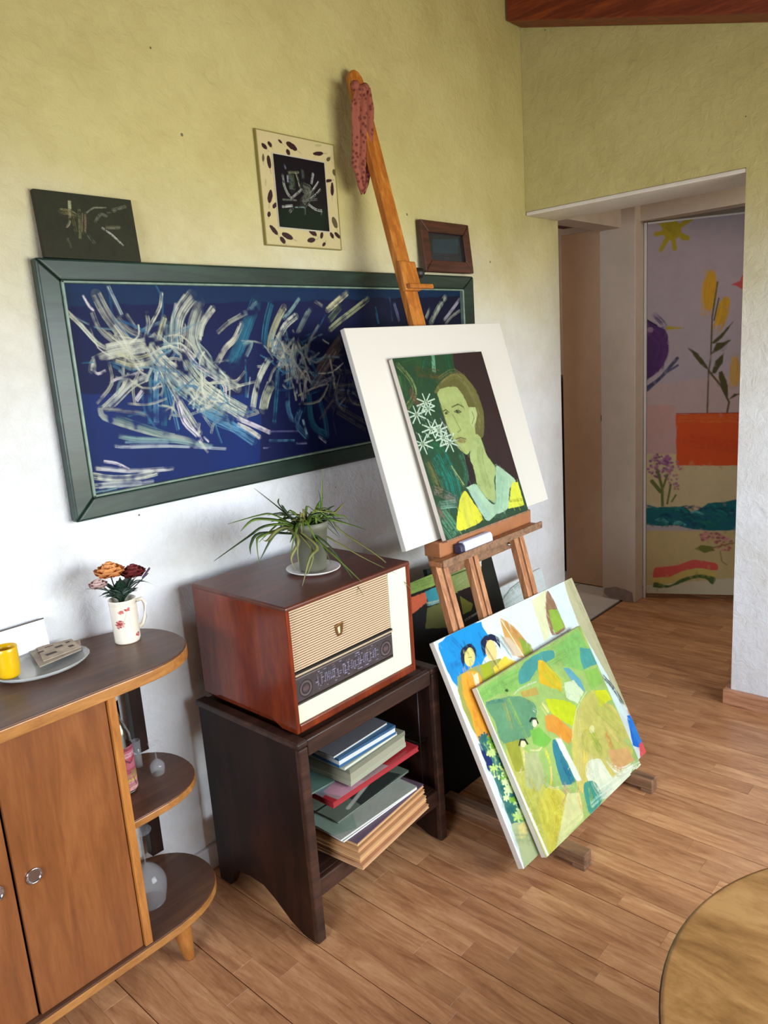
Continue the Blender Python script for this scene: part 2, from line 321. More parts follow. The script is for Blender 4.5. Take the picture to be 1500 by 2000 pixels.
# ---- paint strokes of the pictures, in thousandths of each picture's width
ART = {
'blue': [["p",[[-39,-12],[1068,-45],[1063,14],[-2,37]],[4,46,80],0.55],["p",[[1,166],[355,197],[332,368],[-13,331]],[0,40,110],0.6],["b",[[5,44],[24,64],[45,90],[61,100]],8,[200,203,186],9,0.8],["b",[[35,21],[42,37],[48,42]],5,[222,214,222],4,0.8],["b",[[46,46],[53,69],[69,86],[77,91]],9,[150,152,142],8,0.8],["b",[[56,19],[69,49],[88,77],[99,94]],22,[150,152,142],20,0.75],["b",[[77,7],[87,33],[93,49]],9,[150,165,170],7,0.8],["b",[[87,54],[102,73],[123,83]],10,[150,152,142],7,0.6],["b",[[103,49],[116,71]],7,[150,152,142],4,0.6],["b",[[171,16],[165,37],[149,59],[134,79]],7,[200,203,186],6,0.8],["b",[[139,47],[139,64],[132,83]],9,[150,152,142],6,0.8],["b",[[169,55],[161,72],[153,89]],13,[190,190,150],8,0.8],["b",[[228,20],[204,43],[191,68],[188,105]],28,[200,203,186],16,0.75],["b",[[196,33],[193,43]],7,[222,214,222],4,0.6],["b",[[245,30],[225,61],[214,96],[205,116]],20,[150,152,142],12,0.8],["b",[[269,40],[243,66],[233,92]],13,[200,203,186],9,0.8],["b",[[240,43],[222,86],[238,128],[279,163],[303,181]],23,[170,178,165],16,0.8],["b",[[176,67],[167,109]],17,[128,158,158],9,0.7],["b",[[189,62],[180,105]],10,[60,72,90],5,0.5],["b",[[31,132],[38,118],[65,110],[97,106],[136,103]],15,[200,203,186],14,0.8],["b",[[31,131],[40,138],[53,134]],5,[222,214,222],5,0.8],["b",[[61,100],[93,96],[132,93],[151,84]],18,[200,203,186],16,0.7],["b",[[75,115],[106,124],[140,118]],23,[190,190,150],16,0.7],["b",[[94,130],[127,127],[158,114]],16,[150,152,142],12,0.7],["b",[[137,98],[153,124],[187,156],[222,191],[268,216]],30,[200,203,186],20,0.75],["b",[[199,118],[213,148],[246,182],[315,224]],23,[178,188,168],14,0.8],["b",[[200,106],[224,138],[271,170],[273,190]],8,[222,214,222],6,0.8],["b",[[138,128],[163,155],[204,189],[232,213],[279,234]],24,[128,158,158],16,0.75],["b",[[152,136],[167,170],[188,211],[211,251]],16,[200,203,186],10,0.7],["b",[[216,211],[252,237],[310,263]],18,[86,140,176],10,0.6],["b",[[58,153],[70,148],[91,145],[108,141]],4,[222,214,222],4,0.8],["b",[[92,142],[78,163],[48,185],[40,190]],7,[200,203,186],6,0.8],["b",[[124,149],[95,159],[64,181],[47,192]],14,[180,184,174],10,0.8],["b",[[112,171],[99,184]],8,[222,214,222],5,0.8],["b",[[131,142],[125,177],[117,224]],8,[36,104,130],6,0.8],["b",[[143,138],[135,178],[129,223]],13,[86,140,176],9,0.7],["b",[[156,162],[144,230]],11,[36,104,130],6,0.6],["b",[[161,170],[169,240]],8,[86,140,176],6,0.7],["b",[[35,192],[62,196],[99,204],[115,211]],8,[150,152,142],7,0.6],["b",[[36,191],[40,205],[74,221],[122,240],[179,257],[223,277]],12,[170,180,168],12,0.85],["b",[[60,208],[112,231],[150,248]],15,[96,130,128],9,0.6],["b",[[61,237],[92,246],[163,258],[233,278]],11,[128,158,158],9,0.8],["b",[[52,252],[77,257],[147,265],[262,286]],7,[170,180,190],6,0.8],["b",[[70,249],[148,259]],6,[110,140,160],6,0.7],["b",[[176,194],[183,229],[204,253],[212,267]],11,[222,214,222],8,0.8],["b",[[219,260],[227,269]],5,[222,214,222],4,0.8],["b",[[29,274],[49,280],[69,293]],5,[222,214,222],4,0.8],["b",[[15,282],[48,290],[85,298],[150,304]],8,[205,205,205],8,0.8],["b",[[6,293],[43,304],[83,308],[118,306]],12,[200,203,186],10,0.8],["b",[[5,310],[44,314],[87,320]],10,[190,195,190],9,0.8],["b",[[44,317],[110,320]],7,[150,155,165],6,0.7],["b",[[8,320],[43,319]],5,[128,158,158],4,0.8],["b",[[266,132],[286,109],[308,94],[327,68]],13,[205,200,180],9,0.8],["b",[[273,82],[302,64],[342,49]],8,[150,152,142],6,0.6],["b",[[299,64],[324,54],[346,43]],8,[150,152,142],5,0.6],["b",[[292,137],[316,111],[335,79],[365,35]],27,[36,104,130],14,0.6],["b",[[366,30],[350,41]],8,[128,158,158],5,0.8],["b",[[366,28],[352,50],[333,82],[301,135]],30,[36,104,130],16,0.45],["b",[[327,106],[345,102],[330,124]],10,[128,158,158],5,0.5],["b",[[328,132],[320,199]],5,[36,104,130],4,0.8],["b",[[334,164],[324,200]],3,[170,180,200],3,0.6],["b",[[400,33],[384,68],[373,108]],15,[36,104,130],10,0.6],["b",[[432,39],[411,64],[392,95],[386,117]],16,[190,190,150],10,0.7],["b",[[472,23],[447,46],[427,60]],8,[128,158,158],6,0.6],["b",[[460,56],[431,73],[409,100],[394,122]],16,[200,203,186],12,0.8],["b",[[498,44],[476,70],[453,102],[443,129]],14,[110,125,125],10,0.7],["b",[[422,96],[413,123],[415,151]],24,[150,152,142],14,0.8],["b",[[455,111],[442,138],[445,167]],22,[200,203,186],14,0.8],["b",[[407,123],[432,143],[431,173]],29,[165,165,155],16,0.7],["b",[[518,75],[491,103],[475,131]],10,[150,152,142],6,0.5],["b",[[498,132],[483,145]],11,[128,158,158],6,0.7],["b",[[513,28],[532,37]],8,[150,152,142],5,0.4],["b",[[605,11],[575,28],[545,45]],15,[205,200,160],9,0.8],["b",[[667,23],[623,45],[577,67],[548,83]],14,[165,170,130],10,0.8],["b",[[581,40],[550,64]],17,[110,125,80],7,0.5],["b",[[688,40],[695,74]],5,[36,104,130],3,0.8],["b",[[584,101],[553,125],[518,157],[488,184]],33,[96,80,70],16,0.6],["b",[[557,125],[518,162],[484,194]],12,[140,135,130],7,0.6],["b",[[550,179],[515,186],[494,192]],10,[160,155,160],6,0.7],["b",[[381,135],[356,165],[341,196],[334,218]],15,[200,203,186],12,0.8],["b",[[381,181],[366,203],[357,225]],23,[185,190,160],14,0.8],["b",[[333,222],[345,230],[318,234]],6,[150,152,142],5,0.8],["b",[[402,155],[394,198],[381,251]],13,[36,104,130],7,0.7],["b",[[450,172],[443,202]],8,[180,175,200],5,0.8],["b",[[473,169],[463,204],[454,222]],9,[222,214,222],6,0.8],["b",[[427,177],[418,224],[427,260]],16,[86,140,176],6,0.5],["b",[[449,236],[436,262],[459,289]],17,[86,140,176],7,0.6],["b",[[453,256],[459,284]],7,[140,190,200],4,0.8],["b",[[475,207],[474,246],[484,275],[513,293]],20,[36,104,130],10,0.8],["b",[[501,220],[513,258],[516,296]],14,[36,104,130],6,0.6],["b",[[492,293],[511,308]],6,[190,195,220],4,0.8],["b",[[296,236],[330,252],[366,270]],10,[222,214,222],8,0.8],["b",[[294,247],[318,259],[342,276]],10,[205,200,190],8,0.8],["b",[[367,268],[437,276]],4,[90,90,140],3,0.8],["b",[[364,285],[426,293]],5,[86,140,176],4,0.7],["b",[[431,300],[457,303]],6,[150,160,200],4,0.7],["b",[[348,297],[366,299]],3,[150,150,200],3,0.8],["b",[[552,169],[609,172]],10,[70,70,68],5,0.7],["b",[[548,196],[614,200]],10,[70,70,68],5,0.7],["b",[[527,202],[623,220]],10,[70,70,68],5,0.7],["b",[[532,212],[631,247]],10,[70,70,68],5,0.7],["b",[[541,233],[639,285]],10,[70,70,68],5,0.7],["b",[[549,249],[630,295]],11,[70,70,68],5,0.7],["b",[[512,211],[540,241]],10,[70,70,68],5,0.7],["b",[[551,139],[592,131]],10,[70,70,68],5,0.7],["b",[[554,207],[628,242]],10,[70,70,68],5,0.7],["b",[[238,132],[265,161],[303,179]],19,[170,178,165],14,0.8],["b",[[232,174],[268,203],[310,231]],28,[200,203,186],16,0.7],["b",[[227,212],[275,243],[327,281]],21,[86,140,176],12,0.6],["b",[[229,195],[268,222]],9,[20,40,60],4,0.7],["b",[[938,18],[915,36],[893,58],[875,78]],16,[170,178,160],9,0.8],["b",[[995,22],[963,46],[928,70]],11,[170,165,180],7,0.8],["b",[[993,49],[956,64],[933,79]],9,[150,152,142],6,0.6],["b",[[876,43],[859,64]],10,[150,152,142],6,0.8],["b",[[751,33],[764,70]],11,[90,95,125],6,0.7],["b",[[737,19],[741,70]],5,[50,60,90],4,0.7]],
'dark': [["b",[[342,78],[331,146]],40,[180,178,140],6,0.8],["b",[[235,184],[316,185],[378,210]],72,[120,112,72],10,0.7],["b",[[322,147],[302,276],[261,324]],24,[150,140,110],4,0.8],["b",[[422,146],[378,422]],32,[110,112,78],5,0.8],["b",[[466,187],[430,358]],65,[120,105,80],7,0.6],["b",[[494,170],[579,117],[711,105]],25,[120,120,100],5,0.8],["b",[[771,123],[933,70]],34,[105,108,85],6,0.8],["b",[[566,256],[639,173],[707,191]],33,[90,92,78],6,0.8],["b",[[673,295],[827,284]],42,[100,100,80],7,0.8],["b",[[628,298],[732,369],[827,459]],29,[165,165,155],5,0.8],["b",[[252,430],[272,512]],21,[90,90,70],4,0.8],["b",[[468,386],[516,460]],41,[90,95,78],5,0.8],["b",[[806,128],[713,151]],26,[80,85,70],4,0.8],["b",[[343,220],[351,378]],49,[90,85,50],6,0.6]],
'leaf': [["p",[[119,163],[108,167],[93,165],[79,158],[66,148],[59,136],[57,125],[63,117],[74,114],[88,116],[103,122],[116,132],[123,144],[125,155]],[48,14,20],1],["s",[[119,163],[139,179]],6,[150,130,110],0.8],["p",[[177,136],[166,138],[155,135],[144,128],[136,118],[133,107],[135,97],[142,90],[152,88],[164,91],[175,98],[182,108],[186,119],[184,129]],[48,14,20],1],["s",[[177,136],[189,152]],6,[150,130,110],0.8],["p",[[62,278],[56,276],[52,267],[50,253],[52,237],[56,223],[62,212],[68,207],[74,210],[79,219],[80,233],[79,249],[75,263],[69,274]],[88,80,50],1],["s",[[62,278],[60,303]],7,[150,130,110],0.8],["p",[[138,327],[127,324],[117,310],[110,288],[107,263],[108,239],[115,221],[124,213],[135,216],[145,229],[152,251],[155,277],[153,301],[147,319]],[48,14,20],1],["s",[[138,327],[142,368]],7,[150,130,110],0.8],["p",[[311,85],[290,85],[269,71],[267,57],[287,57],[309,71]],[48,14,20],1],["s",[[311,85],[326,94]],6,[150,130,110],0.8],["p",[[495,121],[478,128],[452,128],[421,121],[393,108],[372,93],[362,77],[366,65],[383,58],[409,58],[439,65],[468,77],[489,93],[499,108]],[48,14,20],1],["s",[[495,121],[541,141]],6,[150,130,110],0.8],["p",[[391,181],[379,182],[368,177],[359,168],[354,157],[354,144],[359,134],[368,127],[380,126],[391,130],[400,139],[405,151],[405,163],[400,174]],[48,14,20],1],["s",[[391,181],[399,199]],6,[150,130,110],0.8],["p",[[846,103],[838,113],[818,123],[789,131],[758,135],[730,135],[711,130],[706,122],[714,113],[734,103],[762,95],[794,91],[821,91],[840,95]],[48,14,20],1],["s",[[846,103],[897,97]],7,[150,130,110],0.8],["p",[[937,125],[942,130],[941,139],[935,149],[924,158],[911,165],[898,168],[888,166],[882,160],[883,152],[889,142],[900,133],[913,126],[926,123]],[88,80,50],1],["s",[[937,125],[954,110]],6,[150,130,110],0.8],["p",[[984,296],[974,295],[964,289],[958,277],[956,263],[958,250],[965,239],[975,234],[986,234],[995,241],[1002,253],[1004,267],[1001,280],[994,291]],[88,80,50],1],["s",[[984,296],[988,318]],7,[150,130,110],0.8],["p",[[925,490],[915,485],[909,468],[908,442],[911,413],[919,386],[929,367],[940,360],[949,365],[955,382],[957,408],[953,437],[946,464],[936,483]],[48,14,20],1],["s",[[925,490],[919,536]],7,[150,130,110],0.8],["p",[[936,341],[933,350],[920,358],[901,366],[880,371],[860,372],[846,369],[840,363],[844,355],[856,347],[875,339],[896,334],[916,333],[931,336]],[48,14,20],1],["s",[[936,341],[970,334]],7,[150,130,110],0.8],["p",[[88,637],[77,632],[71,615],[71,591],[78,564],[90,539],[104,522],[119,515],[130,521],[136,537],[136,562],[129,589],[117,614],[103,631]],[48,14,20],1],["s",[[88,637],[78,680]],7,[150,130,110],0.8],["p",[[177,622],[183,627],[184,638],[178,651],[167,663],[153,673],[139,679],[128,678],[121,672],[121,662],[126,649],[137,637],[151,627],[165,621]],[48,14,20],1],["s",[[177,622],[194,602]],6,[150,130,110],0.8],["p",[[62,760],[54,757],[50,750],[50,740],[54,729],[61,719],[70,713],[80,711],[87,714],[91,721],[92,731],[88,742],[80,751],[71,758]],[48,14,20],1],["s",[[62,760],[56,777]],6,[150,130,110],0.8],["p",[[155,911],[141,913],[122,907],[100,893],[81,876],[68,858],[63,842],[68,833],[81,831],[100,837],[122,850],[141,868],[155,886],[159,902]],[48,14,20],1],["s",[[155,911],[185,939]],7,[150,130,110],0.8],["p",[[342,939],[327,947],[302,948],[272,943],[243,933],[220,920],[208,906],[210,895],[224,887],[248,886],[278,890],[308,900],[331,913],[343,927]],[48,14,20],1],["s",[[342,939],[389,955]],7,[150,130,110],0.8],["p",[[236,987],[223,989],[208,985],[194,976],[182,963],[176,949],[177,937],[184,929],[197,927],[211,931],[226,940],[238,953],[244,967],[243,979]],[48,14,20],1],["s",[[236,987],[254,1008]],7,[150,130,110],0.8],["p",[[659,890],[644,896],[622,895],[599,888],[579,877],[565,863],[560,849],[566,838],[581,832],[602,833],[625,839],[645,851],[660,865],[664,879]],[48,14,20],1],["s",[[659,890],[691,908]],7,[150,130,110],0.8],["p",[[641,926],[636,937],[622,948],[600,956],[575,961],[553,960],[536,955],[530,946],[534,935],[548,925],[570,917],[594,912],[617,912],[634,917]],[48,14,20],1],["s",[[641,926],[680,919]],7,[150,130,110],0.8],["p",[[743,850],[752,853],[756,863],[755,876],[750,891],[741,904],[730,912],[719,915],[711,911],[706,902],[707,888],[712,874],[721,861],[732,852]],[48,14,20],1],["s",[[743,850],[752,827]],7,[150,130,110],0.8],["p",[[774,944],[781,961],[761,982],[735,987],[728,971],[748,949]],[48,14,20],1],["s",[[774,944],[788,929]],7,[150,130,110],0.8],["p",[[953,799],[937,798],[919,786],[903,766],[893,742],[889,719],[894,701],[906,691],[922,692],[940,703],[956,723],[966,747],[970,770],[965,789]],[88,80,50],1],["s",[[953,799],[970,837]],7,[150,130,110],0.8],["p",[[897,901],[885,902],[872,898],[860,888],[850,876],[846,864],[847,853],[855,846],[866,845],[879,849],[892,858],[901,870],[905,883],[904,894]],[48,14,20],1],["s",[[897,901],[912,920]],7,[150,130,110],0.8],["p",[[989,897],[976,899],[959,896],[941,887],[926,874],[916,860],[914,848],[920,840],[932,838],[949,841],[967,850],[983,863],[992,876],[995,889]],[48,14,20],1],["s",[[989,897],[1014,917]],7,[150,130,110],0.8],["p",[[832,30],[826,36],[813,42],[794,48],[773,51],[754,51],[742,48],[738,43],[743,37],[757,31],[776,26],[796,23],[815,23],[828,25]],[150,150,100],0.5],["p",[[473,312],[473,313],[472,313],[472,312],[472,312],[473,312]],[150,150,100],0.5],["p",[[76,454],[67,486],[57,487],[56,456],[65,424],[75,423]],[150,150,100],0.5],["p",[[1001,542],[993,577],[983,578],[982,544],[991,509],[1000,508]],[150,150,100],0.5]],
'leafin': [["p",[[10,743],[1003,657],[967,967],[-1,1032]],[4,28,20],0.9],["b",[[191,125],[210,178]],44,[90,95,120],5,0.8],["b",[[140,269],[156,405],[207,511],[278,579]],49,[160,165,155],6,0.8],["b",[[238,267],[234,350]],45,[170,170,190],5,0.8],["b",[[403,210],[444,308],[460,401]],46,[150,160,130],5,0.8],["b",[[257,218],[458,195]],38,[130,135,105],4,0.8],["b",[[307,240],[308,445]],136,[80,95,80],17,0.8],["b",[[497,425],[380,503],[279,569]],42,[170,172,160],5,0.8],["b",[[530,158],[544,269]],69,[70,80,80],8,0.8],["b",[[754,179],[701,328]],47,[180,182,180],5,0.8],["b",[[847,283],[751,380],[657,466]],43,[170,172,165],5,0.8],["b",[[877,386],[767,474],[647,544]],40,[160,162,155],4,0.8],["b",[[527,403],[659,447],[501,615]],187,[95,100,88],22,0.8],["b",[[79,704],[279,672]],45,[180,182,178],5,0.8],["b",[[105,604],[370,589]],34,[110,115,105],4,0.8],["b",[[215,763],[276,701]],56,[120,125,115],7,0.8],["b",[[331,687],[522,670]],34,[120,150,145],4,0.8],["b",[[609,634],[742,690],[868,698]],51,[170,172,168],6,0.8],["b",[[868,698],[848,749]],36,[110,120,110],4,0.8],["b",[[522,670],[509,776]],47,[70,90,80],5,0.8],["b",[[505,586],[788,540]],46,[100,100,100],5,0.8]],
'tiny': [["p",[[142,108],[900,61],[833,325],[122,335]],[34,54,66],0.8],["b",[[92,437],[421,409],[869,454]],149,[50,56,66],8,0.6],["b",[[190,547],[633,542],[887,519]],83,[96,90,90],6,0.6],["b",[[31,402],[149,523]],66,[70,60,60],5,0.5]],
'portrait': [["p",[[-26,4],[691,-13],[648,155],[351,264],[316,412],[402,707],[386,923],[318,954],[246,994],[139,1184],[-47,1193]],[34,66,40],1],["p",[[676,-19],[1000,-22],[990,997],[726,802],[675,634],[782,418],[734,207],[623,130]],[48,32,30],1],["b",[[30,48],[110,148],[115,243],[0,326]],52,[128,146,84],5,0.8],["b",[[78,10],[268,9],[188,186]],117,[40,80,40],10,0.8],["b",[[369,4],[284,118]],83,[34,90,60],7,0.8],["b",[[428,-15],[386,114]],42,[110,165,130],4,0.8],["b",[[581,-7],[554,126]],87,[20,84,50],8,0.8],["b",[[194,101],[442,140]],80,[80,70,30],8,0.8],["b",[[29,121],[1,253]],90,[60,100,50],8,0.8],["b",[[79,219],[124,328]],78,[100,70,50],7,0.8],["b",[[-47,433],[26,546]],63,[60,60,56],6,0.8],["b",[[306,433],[365,527]],123,[64,60,58],8,0.8],["b",[[147,563],[243,640]],131,[30,90,40],9,0.8],["b",[[163,671],[213,849],[195,995]],224,[16,120,104],22,0.8],["b",[[49,705],[84,910]],90,[110,110,60],9,0.8],["b",[[402,707],[419,819],[353,917]],83,[56,110,86],8,0.8],["b",[[266,772],[337,914]],32,[150,160,100],3,0.8],["b",[[29,889],[215,988]],76,[130,110,100],8,0.8],["b",[[44,996],[201,1017]],64,[120,160,140],6,0.8],["b",[[18,1053],[110,1209]],165,[92,150,116],14,0.8],["b",[[6,1009],[39,1078]],75,[120,90,80],6,0.8],["p",[[443,713],[503,739],[509,856],[471,916],[362,935],[424,864]],[40,28,26],1],["p",[[326,262],[396,202],[566,138],[701,159],[792,281],[808,444],[721,618],[638,595],[653,450],[620,288],[503,233]],[96,92,48],1],["b",[[422,183],[618,141],[738,276],[760,462],[696,592]],84,[128,124,72],9,0.6],["p",[[351,264],[433,233],[572,239],[628,311],[656,405],[724,401],[724,458],[655,541],[622,627],[534,693],[468,717],[416,676],[368,593],[351,482],[351,373]],[158,170,104],1],["p",[[653,393],[724,401],[721,457],[637,539],[613,513]],[172,184,124],1],["p",[[638,595],[680,624],[693,751],[753,863],[692,944],[636,1093],[548,1042],[486,941],[502,833],[502,722]],[158,174,110],1],["b",[[664,656],[602,782],[596,984]],87,[140,156,92],6,0.6],["p",[[759,853],[840,889],[951,990],[848,1030],[758,1163],[595,1175],[472,1193],[371,953],[362,935],[474,928],[545,1047],[631,1103]],[160,192,160],1],["b",[[799,929],[646,1151]],166,[134,180,150],12,0.5],["b",[[416,972],[504,1167]],83,[150,185,185],8,0.6],["p",[[337,952],[375,1019],[433,1179],[144,1191],[192,1079],[267,987]],[206,204,54],1],["b",[[315,997],[293,1187]],121,[190,190,90],8,0.4],["p",[[898,993],[974,1006],[966,1182],[756,1168]],[204,208,66],1],["b",[[804,1115],[960,1134]],30,[120,120,30],3,0.7],["f",[[203,315],[298,324],[175,375]],10,[186,206,186],8],["p",[[222,316],[207,326],[189,324],[184,313],[198,303],[217,305]],[90,110,70],0.8],["f",[[75,386],[166,396],[48,445]],10,[186,206,186],8],["p",[[93,388],[79,397],[61,395],[57,384],[70,374],[88,376]],[90,110,70],0.8],["f",[[179,493],[276,505],[150,555]],10,[186,206,186],8],["p",[[197,495],[183,504],[165,502],[160,490],[174,481],[193,483]],[90,110,70],0.8],["f",[[252,513],[342,524],[226,569]],11,[186,206,186],8],["p",[[271,515],[257,524],[238,522],[233,510],[248,501],[267,503]],[90,110,70],0.8],["f",[[50,581],[156,596],[19,649]],10,[186,206,186],8],["p",[[68,583],[54,592],[37,590],[32,578],[46,569],[64,572]],[90,110,70],0.8],["f",[[326,609],[431,623],[296,673]],11,[186,206,186],8],["p",[[346,611],[331,620],[311,618],[307,606],[321,597],[341,599]],[90,110,70],0.8],["f",[[276,569],[357,580],[253,620]],11,[186,206,186],8],["p",[[295,572],[281,581],[262,579],[257,567],[272,558],[291,560]],[90,110,70],0.8],["f",[[208,358],[277,365],[187,402]],10,[186,206,186],8],["p",[[226,360],[212,369],[194,367],[189,356],[203,346],[222,348]],[90,110,70],0.8],["s",[[463,374],[540,361],[591,387]],10,[84,84,40],1],["s",[[473,408],[517,399],[549,418],[506,422],[473,408]],7,[70,72,40],1],["p",[[530,412],[517,419],[498,417],[493,408],[506,400],[525,402]],[50,50,30],1],["s",[[349,394],[388,385],[413,406]],9,[84,84,40],1],["p",[[399,411],[387,418],[370,416],[366,407],[378,400],[394,402]],[60,62,34],1],["s",[[447,427],[470,496],[484,542],[443,553]],8,[120,128,70],1],["s",[[401,597],[456,593],[511,610]],11,[110,100,60],1],["p",[[506,629],[473,636],[426,625],[411,607],[443,601],[491,612]],[130,120,70],0.9],["s",[[344,350],[351,482],[380,605],[442,696]],8,[110,120,66],0.7],["s",[[672,429],[678,475],[630,515]],8,[120,130,80],1],["s",[[486,941],[545,1047],[634,1098]],6,[120,140,110],1]],
